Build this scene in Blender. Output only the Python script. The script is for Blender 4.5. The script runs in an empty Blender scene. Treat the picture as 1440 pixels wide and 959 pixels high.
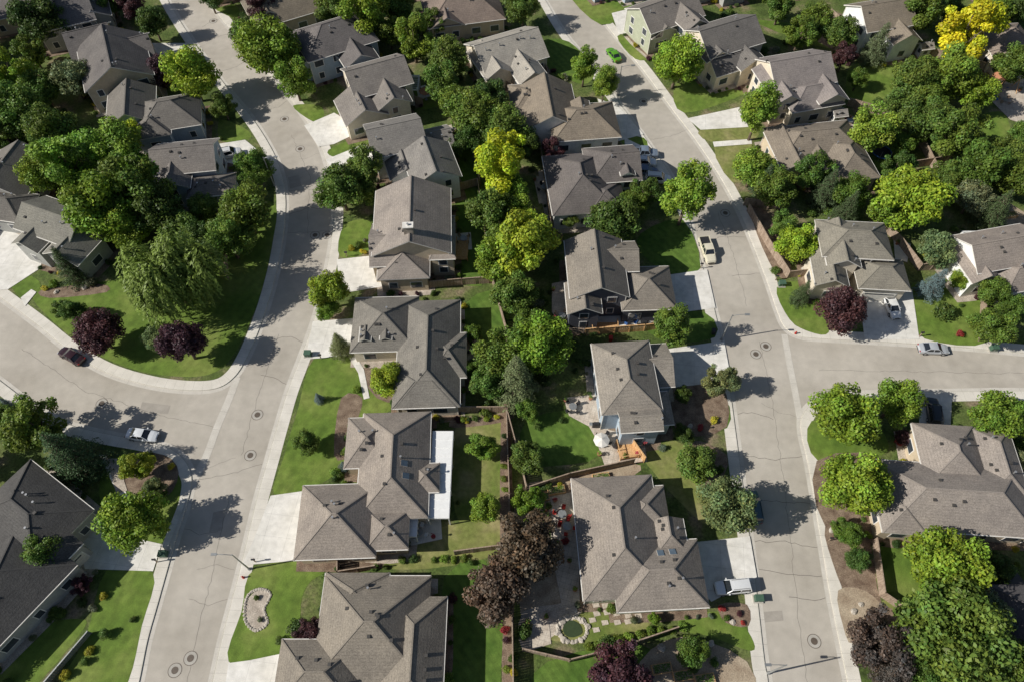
import bpy, math, random
import numpy as np
from mathutils import Vector, Matrix
from mathutils.geometry import tessellate_polygon
random.seed(7); RNG=np.random.default_rng(7)
sc=bpy.context.scene
# ---------------------------------------------------------------- survey
# ground survey: measurements off the aerial photograph are turned into metres
HC=97.0; TH=math.radians(58); F=1000.0; ST,CT=math.sin(TH),math.cos(TH)
def P(x,y,h=0.0):
    u=(x-720)/F; v=(y-479.5)/F
    d=(HC-h)/(ST+v*CT)
    return Vector((u*d,d*(CT-v*ST),h))
def sh(y,h=0): return F*(ST+(y-479.5)/F*CT)/(HC-h)
def sv(y,h=0): return F*(ST+(y-479.5)/F*CT)**2/(HC-h)
# ---------------------------------------------------------------- materials
def new_mat(name):
    m=bpy.data.materials.new(name); m.use_nodes=True
    nt=m.node_tree; b=nt.nodes['Principled BSDF']; return m,nt,b
def nmat(name,stops,scale=1.0,detail=6,rough=.9,fine=(8,.25),bump=0.0,objcol=False,stretch=(1,1,1),grid=None,spec=.25,uvjoint=None,fine2=None,zl=None,stripes=None):
    m,nt,b=new_mat(name); N=nt.nodes; L=nt.links
    tc=N.new('ShaderNodeTexCoord'); mp=N.new('ShaderNodeMapping'); mp.inputs['Scale'].default_value=stretch
    L.new(tc.outputs['Object'],mp.inputs[0])
    def noise(s,d):
        n=N.new('ShaderNodeTexNoise'); n.inputs['Scale'].default_value=s; n.inputs['Detail'].default_value=d
        L.new(mp.outputs[0],n.inputs['Vector']); return n
    n=noise(scale,detail); r=N.new('ShaderNodeValToRGB')
    while len(r.color_ramp.elements)<len(stops): r.color_ramp.elements.new(.5)
    for e,(p,c) in zip(r.color_ramp.elements,stops): e.position=p; e.color=(*c,1)
    L.new(n.outputs['Fac'],r.inputs[0]); col=r.outputs[0]
    def mul(a,bsock=None,const=None):
        x=N.new('ShaderNodeMix'); x.data_type='RGBA'; x.blend_type='MULTIPLY'; x.inputs[0].default_value=1
        L.new(a,x.inputs[6])
        if bsock is not None: L.new(bsock,x.inputs[7])
        return x.outputs[2]
    last=n
    for fp in (fine,fine2):
        if fp:
            f=noise(fp[0],3); mr=N.new('ShaderNodeMapRange'); mr.inputs[1].default_value=.3; mr.inputs[2].default_value=.7
            mr.inputs[3].default_value=1-fp[1]; mr.inputs[4].default_value=1+fp[1]
            L.new(f.outputs['Fac'],mr.inputs[0]); col=mul(col,mr.outputs[0]); last=f
    if objcol:
        oi=N.new('ShaderNodeObjectInfo'); col=mul(col,oi.outputs['Color'])
    def joints(sock_vec,axes,period,width,dark):
        nonlocal col
        sp=N.new('ShaderNodeSeparateXYZ'); L.new(sock_vec,sp.inputs[0])
        for a in axes:
            d=N.new('ShaderNodeMath'); d.operation='DIVIDE'; d.inputs[1].default_value=period; L.new(sp.outputs[a],d.inputs[0])
            fr=N.new('ShaderNodeMath'); fr.operation='FRACT'; L.new(d.outputs[0],fr.inputs[0])
            lt=N.new('ShaderNodeMath'); lt.operation='LESS_THAN'; lt.inputs[1].default_value=width/period; L.new(fr.outputs[0],lt.inputs[0])
            mr=N.new('ShaderNodeMapRange'); mr.inputs[3].default_value=1; mr.inputs[4].default_value=dark; L.new(lt.outputs[0],mr.inputs[0])
            col=mul(col,mr.outputs[0])
    if grid: 
        mp2=N.new('ShaderNodeMapping'); mp2.inputs['Rotation'].default_value=(0,0,grid[3]); L.new(tc.outputs['Object'],mp2.inputs[0])
        joints(mp2.outputs[0],(0,1),grid[0],grid[1],grid[2])
    if stripes:
        mp3=N.new('ShaderNodeMapping'); mp3.inputs['Rotation'].default_value=(0,0,stripes[2]); L.new(tc.outputs['Object'],mp3.inputs[0])
        joints(mp3.outputs[0],(0,),stripes[0],stripes[0]/2,stripes[1])
    if uvjoint: joints(tc.outputs['UV'],(0,),*uvjoint)
    if zl: joints(tc.outputs['Object'],(2,),*zl)
    L.new(col,b.inputs['Base Color']); b.inputs['Roughness'].default_value=rough
    b.inputs['Specular IOR Level'].default_value=spec
    if bump:
        bp=N.new('ShaderNodeBump'); bp.inputs['Strength'].default_value=bump; bp.inputs['Distance'].default_value=.1
        L.new(last.outputs['Fac'],bp.inputs['Height']); L.new(bp.outputs[0],b.inputs['Normal'])
    return m
def plain(name,c,rough=.6,metal=0,spec=.4,var=.12):
    m=nmat(name,[(.3,tuple(v*(1-var) for v in c)),(.7,tuple(min(1,v*(1+var)) for v in c))],scale=2.5,fine=(14,.06),rough=rough,spec=spec)
    m.node_tree.nodes['Principled BSDF'].inputs['Metallic'].default_value=metal
    return m
M={}
M['yard']=nmat('yard_ground',[(.28,(.05,.075,.018)),(.42,(.085,.125,.03)),(.55,(.13,.155,.05)),(.68,(.24,.19,.125)),(.8,(.14,.115,.078))],scale=.22,detail=8,fine=(3,.35),fine2=(14,.3),bump=.5)
M['lawn']=nmat('lawn_grass',[(.3,(.095,.165,.024)),(.5,(.135,.205,.034)),(.7,(.22,.262,.066))],scale=.13,detail=8,fine=(.9,.2),fine2=(14,.3),bump=.4,stripes=(1.5,.93,.5))
M['drylawn']=nmat('dry_lawn_grass',[(.3,(.13,.18,.036)),(.5,(.21,.225,.07)),(.7,(.33,.29,.14))],scale=.22,detail=8,fine=(1.6,.2),fine2=(14,.3),bump=.4)
M['deep']=nmat('lush_grass',[(.3,(.075,.145,.022)),(.7,(.125,.2,.036))],scale=.3,detail=8,fine=(1.2,.18),fine2=(14,.3),bump=.4,stripes=(1.3,.88,-.6))
M['asphalt']=nmat('aged_asphalt',[(.3,(.395,.358,.305)),(.5,(.455,.416,.36)),(.7,(.51,.468,.408))],scale=.1,detail=9,fine=(.7,.07),fine2=(14,.12),rough=.93,bump=.15)
M['aspatch']=nmat('asphalt_repair',[(.3,(.33,.30,.262)),(.7,(.39,.357,.312))],scale=.5,detail=9,fine=(1.2,.07),fine2=(14,.12),rough=.93)
M['walk']=nmat('sidewalk_concrete',[(.3,(.6,.565,.5)),(.7,(.73,.69,.62))],scale=.5,detail=8,fine=(9,.08),rough=.9,uvjoint=(1.5,.05,.78))
M['gutter']=nmat('gutter_concrete',[(.3,(.52,.485,.43)),(.7,(.62,.585,.525))],scale=.6,detail=8,fine=(9,.1),rough=.9,uvjoint=(3,.05,.75))
M['conc']=nmat('driveway_concrete',[(.3,(.64,.615,.56)),(.5,(.71,.685,.635)),(.7,(.78,.755,.71))],scale=.3,detail=9,fine=(1.2,.08),fine2=(12,.08),rough=.88,grid=(3.1,.045,.78,.12))
M['patio']=nmat('patio_paving',[(.3,(.45,.38,.31)),(.7,(.62,.55,.47))],scale=.8,detail=7,fine=(5,.15),grid=(.7,.05,.7,.3))
M['mulch']=nmat('bark_mulch',[(.3,(.14,.095,.068)),(.7,(.29,.22,.16))],scale=.9,detail=9,fine=(7,.4),bump=.6)
M['gravel']=nmat('gravel',[(.3,(.36,.305,.25)),(.7,(.58,.51,.43))],scale=.9,detail=9,fine=(7,.3),fine2=(18,.25),bump=.6)
M['dirt']=nmat('bare_soil',[(.3,(.29,.22,.155)),(.7,(.46,.38,.28))],scale=.6,detail=9,fine=(6,.25),bump=.5)
M['tar']=plain('tar_sealant',(.15,.135,.12),.8)
M['roof']=nmat('asphalt_shingles',[(.3,(.84,.84,.85)),(.5,(1,1,1)),(.7,(1.13,1.12,1.1))],scale=.35,detail=9,fine=(1.8,.08),fine2=(6,.25),stretch=(1,1,1.6),rough=.95,objcol=True,bump=.35,spec=.12,zl=(.2,.035,.85))
M['ridge']=nmat('ridge_caps',[(.3,(.9,.9,.9)),(.7,(1.1,1.1,1.1))],scale=4,fine=(9,.2),rough=.95,objcol=True,spec=.12)
M['trim']=plain('painted_trim',(.72,.69,.64),.6)
M['white']=plain('white_paint',(.8,.8,.79),.5,var=.04)
M['frame']=plain('window_frame',(.78,.76,.73),.5)
M['glass']=plain('window_glass',(.05,.06,.075),.08,spec=.8)
M['gdoor']=plain('garage_door_paint',(.7,.67,.6),.5)
M['vent']=plain('roof_vent_metal',(.07,.065,.06),.5)
M['pipe']=plain('flue_metal',(.5,.5,.5),.35,metal=.6)
M['skyl']=plain('skylight_glass',(.12,.16,.2),.1,spec=.8)
M['stone']=nmat('stone_veneer',[(.3,(.25,.21,.17)),(.7,(.48,.42,.36))],scale=2.5,fine=(6,.3),bump=.4)
def siding(name,c): return nmat(name,[(.3,tuple(v*.9 for v in c)),(.7,tuple(v*1.08 for v in c))],scale=.8,fine=(4,.08),rough=.8,zl=(.2,.03,.8))
WALL={'tan':siding('tan_siding',(.58,.48,.35)),'beige':siding('beige_siding',(.7,.62,.5)),'grey':siding('grey_siding',(.4,.4,.38)),
 'blue':siding('blue_grey_siding',(.38,.45,.52)),'dark':siding('slate_siding',(.085,.09,.11)),'white':siding('white_siding',(.82,.82,.8)),'sage':siding('sage_siding',(.42,.44,.33)),'brown':siding('brown_siding',(.38,.28,.2))}
M['wood']=nmat('weathered_wood',[(.3,(.26,.19,.14)),(.7,(.42,.33,.255))],scale=1.2,fine=(5,.3),stretch=(3,3,.4),bump=.3)
M['newwood']=nmat('cedar_wood',[(.3,(.55,.31,.13)),(.7,(.72,.47,.25))],scale=1.2,fine=(5,.25),stretch=(3,3,.4),bump=.3)
M['bark']=nmat('tree_bark',[(.3,(.09,.065,.045)),(.7,(.18,.14,.105))],scale=3,fine=(9,.3),stretch=(2,2,.5),bump=.5)
M['metal']=plain('galvanised_metal',(.35,.36,.36),.4,metal=.5)
M['iron']=plain('cast_iron',(.12,.095,.075),.6)
M['tyre']=plain('tyre_rubber',(.02,.02,.02),.8)
M['black']=plain('black_plastic',(.03,.03,.033),.5)
M['carglass']=plain('car_glass',(.02,.024,.03),.05,spec=1)
M['lampw']=plain('headlamp_lens',(.6,.62,.65),.15)
M['lampr']=plain('tail_lamp_lens',(.35,.02,.02),.2)
M['red']=plain('red_fabric',(.45,.04,.03),.8)
M['greenbox']=plain('utility_green_paint',(.06,.12,.08),.6)
M['terra']=plain('terracotta',(.4,.18,.1),.8)
M['bluep']=plain('blue_plastic',(.04,.12,.35),.5)
M['water']=plain('pond_water',(.05,.07,.03),.05,spec=.8)
M['rock']=nmat('garden_rock',[(.3,(.35,.31,.26)),(.7,(.6,.55,.48))],scale=2,fine=(6,.3),bump=.5)
def leafmat():
    m,nt,b=new_mat('foliage'); N=nt.nodes; L=nt.links
    oi=N.new('ShaderNodeObjectInfo'); at=N.new('ShaderNodeAttribute'); at.attribute_name='leafvar'
    x=N.new('ShaderNodeMix'); x.data_type='RGBA'; x.blend_type='MULTIPLY'; x.inputs[0].default_value=1
    L.new(oi.outputs['Color'],x.inputs[6]); L.new(at.outputs['Color'],x.inputs[7])
    col=x.outputs[2]
    L.new(col,b.inputs['Base Color']); b.inputs['Roughness'].default_value=.5; b.inputs['Specular IOR Level'].default_value=.25
    tr=N.new('ShaderNodeBsdfTranslucent'); L.new(col,tr.inputs['Color'])
    ms=N.new('ShaderNodeMixShader'); ms.inputs[0].default_value=.25
    L.new(b.outputs[0],ms.inputs[1]); L.new(tr.outputs[0],ms.inputs[2]); L.new(ms.outputs[0],N['Material Output'].inputs[0])
    return m
M['leaf']=leafmat()
# ---------------------------------------------------------------- mesh helpers
def link(o,parent=None):
    sc.collection.objects.link(o)
    if parent: o.parent=parent
    return o
class MB:
    def __init__(s): s.v=[]; s.f=[]; s.m=[]
    def add(s,vs,fs,mat=0):
        o=len(s.v); s.v+= [tuple(v) for v in vs]
        for f in fs: s.f.append([i+o for i in f]); s.m.append(mat)
    def box(s,cx,cy,cz,sx,sy,sz,mat=0,rot=0):
        c,n=math.cos(rot),math.sin(rot); vs=[]
        for dz in(-.5,.5):
            for dx,dy in((-.5,-.5),(.5,-.5),(.5,.5),(-.5,.5)):
                x,y=dx*sx,dy*sy; vs.append((cx+x*c-y*n,cy+x*n+y*c,cz+dz*sz))
        s.add(vs,[(3,2,1,0),(4,5,6,7),(0,1,5,4),(1,2,6,5),(2,3,7,6),(3,0,4,7)],mat)
    def beam(s,a,b,w,mat=0,w2=None,flat=None):
        a,b=Vector(a),Vector(b); d=(b-a)
        if d.length<1e-4: return
        d.normalize(); up=Vector((0,0,1)) if abs(d.z)<.95 else Vector((1,0,0))
        x=d.cross(up).normalized(); y=x.cross(d).normalized(); w2=w if w2 is None else w2; h=flat if flat else None
        vs=[]
        for p,ww in((a,w),(b,w2)):
            hh=h if h else ww
            for i,j in((-1,-1),(1,-1),(1,1),(-1,1)): vs.append(p+x*i*ww/2+y*j*hh/2)
        s.add(vs,[(0,1,2,3),(7,6,5,4),(4,5,1,0),(5,6,2,1),(6,7,3,2),(7,4,0,3)],mat)
    def tube(s,a,b,r,r2=None,mat=0,n=8):
        a,b=Vector(a),Vector(b); d=(b-a).normalized(); up=Vector((0,0,1)) if abs(d.z)<.95 else Vector((1,0,0))
        x=d.cross(up).normalized(); y=x.cross(d); r2=r if r2 is None else r2; vs=[]
        for p,q in((a,r),(b,r2)):
            for i in range(n):
                t=2*math.pi*i/n; vs.append(p+x*q*math.cos(t)+y*q*math.sin(t))
        s.add(vs,[(i,(i+1)%n,n+(i+1)%n,n+i) for i in range(n)]+[tuple(range(n))[::-1],tuple(range(n,2*n))],mat)
    def build(s,name,mats,parent=None,color=None):
        me=bpy.data.meshes.new(name); me.from_pydata(s.v,[],s.f); 
        for m in mats: me.materials.append(m)
        me.polygons.foreach_set('material_index',s.m); me.update()
        o=bpy.data.objects.new(name,me); link(o,parent)
        if color: o.color=(*color,1)
        return o
def empty(name,loc=(0,0,0),rot=0):
    e=bpy.data.objects.new(name,None); e.location=loc; e.rotation_euler=(0,0,rot); link(e); return e
def spline(pts,n=6,closed=False):
    out=[]; L=len(pts)
    rng=range(L) if closed else range(L-1)
    for i in rng:
        g=(lambda k: pts[k%L]) if closed else (lambda k: pts[min(max(k,0),L-1)])
        p0,p1,p2,p3=g(i-1),g(i),g(i+1),g(i+2)
        for k in range(n):
            t=k/n
            out.append(.5*((2*p1)+(p2-p0)*t+(2*p0-5*p1+4*p2-p3)*t*t+(3*p1-p0-3*p2+p3)*t**3))
    if not closed: out.append(pts[-1].copy())
    return out
def sheet(name,pts,z,mat):
    vs=[Vector((p.x,p.y,z)) for p in pts]
    tr=tessellate_polygon([[Vector((p.x,p.y,0)) for p in pts]])
    fs=[]
    for t in tr:
        a,b,c=[vs[i] for i in t]
        fs.append(t if (b-a).cross(c-a).z>0 else t[::-1])
    me=bpy.data.meshes.new(name); me.from_pydata([tuple(v) for v in vs],[],fs); me.materials.append(mat)
    return link(bpy.data.objects.new(name,me))
LAY={'ground':.112,'lawn':.130,'bed':.142,'pave':.176,'top':.2}; CNT={k:0 for k in LAY}
KEEP=[]
def patch(name,layer,mat,px,smooth=0,closed=True,keep=True):
    CNT[layer]+=1; z=LAY[layer]+.00035*CNT[layer]
    w=[P(x,y) for x,y in px]
    if smooth: w=spline(w,smooth,True)
    if keep: KEEP.append([(p.x,p.y) for p in w])
    return sheet(name,w,z,M[mat])
def inside(poly,x,y):
    c=False; j=len(poly)-1
    for i in range(len(poly)):
        xi,yi=poly[i]; xj,yj=poly[j]
        if (yi>y)!=(yj>y) and x<(xj-xi)*(y-yi)/(yj-yi)+xi: c=not c
        j=i
    return c
def offset(pl,d):
    out=[]
    for i,p in enumerate(pl):
        a=pl[max(i-1,0)]; b=pl[min(i+1,len(pl)-1)]; t=(b-a); t.z=0; t.normalize()
        out.append(Vector((p.x-t.y*d,p.y+t.x*d,0)))
    return out
def ribbon(name,pl,offs,mat,side):
    rows=[offset(pl,o*side) for o,z in offs]; n=len(pl); vs=[];uv=[]
    dist=[0]
    for i in range(1,n): dist.append(dist[-1]+(pl[i]-pl[i-1]).length)
    for r,(o,z) in zip(rows,offs):
        for i,p in enumerate(r): vs.append((p.x,p.y,z)); uv.append((dist[i],o))
    fs=[]
    for k in range(len(offs)-1):
        for i in range(n-1):
            f=(k*n+i,k*n+i+1,(k+1)*n+i+1,(k+1)*n+i); fs.append(f if side>0 else f[::-1])
    me=bpy.data.meshes.new(name); me.from_pydata(vs,[],fs); me.materials.append(mat)
    ul=me.uv_layers.new(name='UVMap')
    for l in me.loops: ul.data[l.index].uv=uv[l.vertex_index]
    return link(bpy.data.objects.new(name,me))
# ---------------------------------------------------------------- ground & roads
g=sheet('ground',[Vector((-1500,-600,0)),Vector((1500,-600,0)),Vector((1500,2500,0)),Vector((-1500,2500,0))],-.03,M['yard'])
KB=[(-150,300),(-60,372),(0,418),(50,455),(100,495),(150,524),(210,542),(265,549),(305,546),(330,530),(348,502),(364,465),(380,418),(393,365),(401,310),(401,270),(392,232),(374,196),(348,158),(315,118),(280,70),(250,25),(225,-20),(190,-90),(150,-180),(110,-280)]
KA1=[(255,1150),(275,1060),(299,959),(312,900),(325,850),(338,800),(350,750),(362,700),(376,650),(390,600),(405,550),(424,500),(442,450),(455,400),(465,350),(470,300),(466,260),(456,220),(443,190),(424,160),(400,130),(374,100),(340,60),(306,20),(275,-20),(225,-90),(175,-180),(130,-280)]
KC=[(-150,430),(-60,490),(0,535),(50,572),(95,596),(150,610),(205,620),(240,631),(262,650),(270,675),(263,710),(250,750),(236,800),(222,850),(208,900),(196,959),(172,1060),(150,1150)]
KA2=[(690,-280),(715,-180),(738,-90),(757,-20),(772,10),(797,50),(830,90),(866,140),(893,175),(918,210),(945,250),(965,295),(980,350),(995,400),(1008,450),(1018,500),(1028,560),(1036,620),(1044,680),(1052,740),(1060,800),(1067,860),(1075,930),(1080,959),(1092,1060),(1104,1150)]
KD=[(745,-280),(770,-180),(792,-90),(812,-20),(828,5),(864,50),(905,100),(942,150),(980,200),(1013,250),(1040,300),(1061,350),(1080,400),(1093,438),(1104,461),(1124,473),(1160,477),(1250,482),(1340,488),(1440,497),(1560,510),(1720,530)]
KE=[(1720,570),(1560,556),(1440,550),(1340,551),(1250,552),(1180,556),(1145,566),(1128,585),(1127,610),(1136,650),(1148,720),(1158,780),(1168,840),(1180,900),(1192,959),(1212,1060),(1228,1150)]
def W(l): return [P(x,y) for x,y in l]
kb,ka1,kc,ka2,kd,ke=[spline(W(l),6) for l in (KB,KA1,KC,KA2,KD,KE)]
KERBS=[kb,ka1,kc,ka2,kd,ke]
blocks=[ka1+ka2, kb+W([(-700,-280),(-700,300)]), kc+W([(-700,1150),(-700,430)]), kd+W([(2000,530),(2000,-280)]), ke+W([(2000,1150),(2000,570)])]
BL=[[(p.x,p.y) for p in b] for b in blocks]
for b in blocks: sheet('yard_ground',b,.112,M['yard'])
i_c=next(i for i,p in enumerate(kb) if (p-P(330,530)).length<.5)
i_cc=next(i for i,p in enumerate(kc) if (p-P(270,675)).length<.5)
sheet('road',ka1+kb[i_c:][::-1]+kc[i_cc:],0.0,M['asphalt'])
sheet('road',kb[:i_c+1]+[P(380,560),P(330,690)]+kc[:i_cc+1][::-1],-.004,M['asphalt'])
j_d=next(i for i,p in enumerate(kd) if (p-P(1104,461)).length<.5)
j_e=next(i for i,p in enumerate(ke) if (p-P(1127,610)).length<.5)
sheet('road',ka2+ke[j_e:][::-1]+kd[:j_d+1][::-1],0.0,M['asphalt'])
sheet('road',kd[j_d:]+ke[:j_e+1]+[P(1060,600),P(1060,470)],-.004,M['asphalt'])
def side_of(k,bi):
    m=len(k)//2
    for s in (1,-1):
        o=offset(k,3*s)[m]
        if inside(BL[bi],o.x,o.y): return s
    return 1
for k,bi in ((kb,1),(ka1,0),(kc,2),(ka2,0),(kd,3),(ke,4)):
    s=side_of(k,bi)
    ribbon('sidewalk',k,[(0,0),(.02,.115),(.14,.123),(1.65,.127)],M['walk'],s)
    ribbon('gutter',k,[(-.62,.008),(0,.010)],M['gutter'],s)
ribbon('gutter',spline(W([(333,530),(322,560),(305,600),(290,640),(270,680)]),6),[(-.5,.014),(.6,.014)],M['gutter'],1)
ribbon('gutter',spline(W([(1103,470),(1110,510),(1118,550),(1127,600)]),6),[(-.5,.014),(.5,.014)],M['gutter'],1)
for i,px in enumerate(([(300,720),(318,716),(312,745),(294,748)],[(405,250),(420,246),(424,262),(408,266)],[(1070,860),(1100,858),(1102,872),(1072,875)],[(200,565),(240,570),(236,582),(196,578)])):
    sheet('road_repair_patch',W(px),.004+.0002*i,M['aspatch'])
def crack(pts,w=.07,z=.0065):
    out=[]
    for a,b in zip(pts[:-1],pts[1:]):
        n=max(2,int((b-a).length/.7))
        for i in range(n): out.append(a.lerp(b,i/n)+Vector((random.uniform(-.16,.16),random.uniform(-.16,.16),0)))
    out.append(pts[-1])
    vs=[];fs=[]
    A=offset(out,w/2);B=offset(out,-w/2);n=len(out)
    for p in A+B: vs.append((p.x,p.y,z))
    for i in range(n-1): fs.append((n+i,n+i+1,i+1,i))
    return vs,fs
cm=MB()
def near(k,p): return min(k,key=lambda q:(q-p).length)
for pairs in ((ka1,[kb,kc]),(ka2,[kd,ke])):
    k=pairs[0]; i=10
    while i<len(k)-12:
        p=k[i]; q=min((near(o,p) for o in pairs[1]),key=lambda q:(q-p).length)
        if (q-p).length<14 and random.random()<.75:
            t0=random.choice([0,0,.45]); t1=random.choice([1,1,.6])
            a=p.lerp(q,max(.07,t0)); b=p.lerp(q,min(.93,t1)); 
            sft=Vector((random.uniform(-1,1),random.uniform(-2,2),0)); mid=a.lerp(b,.5)+sft*.5
            v,f=crack([a,mid,b],random.uniform(.03,.07)); cm.add(v,f)
        i+=random.randint(3,8)
for pts in ([(262,959),(285,860),(300,800),(322,700)],[(340,640),(362,560),(392,470)],[(1135,959),(1122,860),(1112,760),(1100,660),(1085,560),(1068,480)],[(1050,430),(1032,360),(1010,300)],[(1150,520),(1250,522),(1440,525)],[(30,490),(120,550),(230,585),(300,600)],[(432,330),(436,250),(410,190)]):
    v,f=crack(W(pts),.04); cm.add(v,f)
cm.build('road_cracks',[M['tar']])
def manhole(x,y,r=.38):
    c=P(x,y); m=MB(); n=28
    def disc(r0,r1,z,mi):
        vs=[];fs=[]
        for i in range(n):
            t=2*math.pi*i/n
            vs+=[(r0*math.cos(t),r0*math.sin(t),z),(r1*math.cos(t),r1*math.sin(t),z)]
        for i in range(n):
            j=(i+1)%n; fs.append((2*i,2*i+1,2*j+1,2*j))
        m.add(vs,fs,mi)
    disc(r+.06,r+.42,.012,0); disc(r+.42,r+.5,.0125,1); disc(.001,r+.06,.017,1)
    for i in range(-2,3): m.box(0,i*.13,.02,r*1.2,.03,.01,1)
    o=m.build('manhole_cover',[M['gutter'],M['iron']]); o.location=(c.x,c.y,0)
for x,y in ((362,583),(352,640),(268,925),(246,942),(443,331),(460,331),(422,210),(1077,487),(1063,498),(1145,901),(143,567),(400,168),(905,143),(1020,300),(300,30)): manhole(x,y)
# ---------------------------------------------------------------- lawns, drives, patios
for px in ([(443,503),(505,500),(560,520),(556,572),(500,598),(488,640),(470,668),(428,690),(385,694),(400,640),(418,580)],
 [(362,797),(478,788),(472,800),(440,815),(425,840),(420,880),(392,922),(322,930),(340,860)],
 [(484,318),(520,312),(520,352),(478,362)],[(462,212),(512,192),(516,204),(476,222)],
 [(412,150),(450,150),(455,168),(440,172)],
 [(45,418),(90,400),(160,395),(300,360),(350,290),(388,290),(383,345),(368,410),(345,470),(325,505),(300,525),(262,530),(205,524),(150,505),(105,478)],
 [(160,645),(232,640),(252,668),(255,690),(240,745),(225,765),(160,740),(140,690)],
 [(150,803),(216,806),(200,880),(182,955),(150,1000),(70,990),(120,900)],
 [(0,925),(60,880),(110,870),(118,885),(40,975),(0,990)],
 [(1141,592),(1225,600),(1245,615),(1240,640),(1150,648)],[(1232,750),(1290,752),(1300,850),(1250,850),(1228,800)],
 [(1092,405),(1135,398),(1160,430),(1165,468),(1140,468),(1110,450)],[(1283,400),(1350,398),(1385,415),(1388,482),(1300,477),(1288,440)],
 [(962,160),(1050,132),(1062,112),(1000,100),(950,120)],[(868,52),(905,50),(928,66),(920,82),(893,84)],
 [(1195,95),(1250,92),(1290,112),(1270,150),(1235,145),(1195,150)],[(1210,195),(1270,190),(1265,240),(1225,235)],
 [(1380,165),(1410,160),(1420,195),(1380,200)],[(800,-10),(860,-10),(888,12),(845,36)],
 [(998,860),(1030,862),(1056,895),(1056,915),(1000,895),(955,885),(965,862)],[(310,170),(345,182),(352,196),(312,200)],
 [(15,400),(40,388),(58,402),(38,424)],[(1130,60),(1180,70),(1140,40),(1060,30)],[(600,155),(650,130),(600,120),(570,140)],
 [(780,100),(820,120),(835,100),(800,60),(770,70)],[(300,12),(330,8),(340,30)],[(850,190),(905,195),(905,215),(868,205)]):
    patch('lawn','lawn','lawn',px,4)
for px in ([(640,603),(714,592),(716,740),(672,748),(640,720)],[(510,795),(560,772),(640,735),(712,755),(700,780),(600,800)],[(1004,208),(1056,203),(1060,240),(1030,258)],[(984,183),(1055,180),(1062,196),(1000,201)],[(905,640),(950,620),(990,660),(1000,740),(950,700),(920,665)],[(755,870),(840,845),(905,850),(910,885),(830,905),(760,895)],[(1240,845),(1290,850),(1250,900)]):
    patch('lawn','lawn','drylawn',px,3)
for px in ([(740,592),(828,578),(842,640),(780,655),(738,650)],[(640,290),(672,270),(684,390),(650,402),(606,402),(640,378)],[(652,430),(715,412),(705,500),(662,540)],[(625,812),(702,800),(704,959),(700,1000),(628,1000)],[(610,190),(660,180),(670,250),(645,262)],[(900,330),(960,310),(985,378),(942,385),(905,360)],[(760,60),(800,60),(820,100),(768,100)],[(960,560),(1018,560),(1022,602),(960,606)],[(900,440),(990,440),(1005,475),(930,480)],[(770,930),(900,905),(930,959),(760,975)]):
    patch('lawn','lawn','deep',px,3)
for nm,mt,px in (('garden_bed','mulch',[(480,560),(510,560),(500,600),(492,640),(470,640)]),('garden_bed','mulch',[(640,590),(714,580),(716,592),(640,602)]),('garden_bed','mulch',[(704,600),(718,600),(722,959),(706,959)]),
 ('garden_bed','dirt',[(728,690),(800,672),(890,652),(892,668),(800,690),(770,740),(800,860),(740,880),(728,800)]),('garden_bed','gravel',[(735,860),(800,845),(800,815),(790,780),(830,840),(770,900),(735,915)]),
 ('garden_bed','mulch',[(1225,770),(1240,850),(1290,860),(1230,900),(1195,850),(1170,790),(1160,740),(1200,740)]),('garden_bed','dirt',[(1178,830),(1215,830),(1240,860),(1200,905),(1185,880)]),
 ('garden_bed','mulch',[(1148,648),(1240,645),(1235,740),(1160,740)]),('garden_bed','mulch',[(1056,290),(1078,300),(1112,375),(1108,392),(1090,385),(1064,330)]),
 ('garden_bed','mulch',[(60,408),(140,400),(150,412),(70,420)]),('garden_bed','mulch',[(180,640),(232,640),(252,665),(232,700),(180,690)]),('garden_bed','gravel',[(345,850),(365,828),(382,838),(372,858),(375,880),(352,884)]),
 ('garden_bed','mulch',[(1010,850),(1050,850),(1052,880),(1020,875)]),('garden_bed','mulch',[(505,480),(550,500),(570,560),(530,560),(500,510)]),('garden_bed','mulch',[(955,540),(1012,538),(1022,600),(960,612),(940,570)]),
 ('garden_bed','mulch',[(970,620),(1022,640),(1010,680),(980,680)]),('garden_bed','dirt',[(900,930),(960,895),(1050,930),(1050,1000),(900,1000)]),('garden_bed','mulch',[(1180,20),(1300,80),(1240,90),(1150,60)]),('garden_bed','dirt',[(1380,270),(1440,300),(1440,320),(1400,310)])):
    patch(nm,'bed',mt,px,3,keep=False)
for px in ([(381,697),(430,690),(440,700),(424,782),(418,788),(341,795),(358,757)],[(440,453),(505,448),(508,470),(496,500),(430,506)],[(474,366),(530,360),(545,403),(478,414)],
 [(458,226),(512,204),(530,214),(520,232),(470,242)],[(428,178),(470,160),(512,184),(470,204),(448,208)],[(322,932),(352,928),(400,918),(402,1000),(310,1010)],
 [(980,762),(1054,754),(1064,812),(1000,846),(985,830)],[(935,492),(1018,480),(1028,536),(950,545)],[(938,388),(994,380),(1006,434),(945,442)],[(878,195),(905,208),(940,250),(905,262),(880,240)],
 [(966,168),(1040,152),(1052,180),(985,184)],[(1208,412),(1282,408),(1292,478),(1215,478)],[(108,722),(150,728),(170,752),(228,765),(216,803),(120,800)],[(-60,330),(10,322),(62,350),(58,378),(12,408),(-20,410)],
 [(300,205),(345,198),(362,212),(330,232),(305,228)],[(210,62),(262,62),(272,78),(215,84)],[(860,20),(900,10),(925,40),(870,50)],[(1290,556),(1338,556),(1336,600),(1292,600)],[(840,140),(868,150),(905,190),(870,200),(850,170)]):
    patch('driveway','pave','conc',px)
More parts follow.
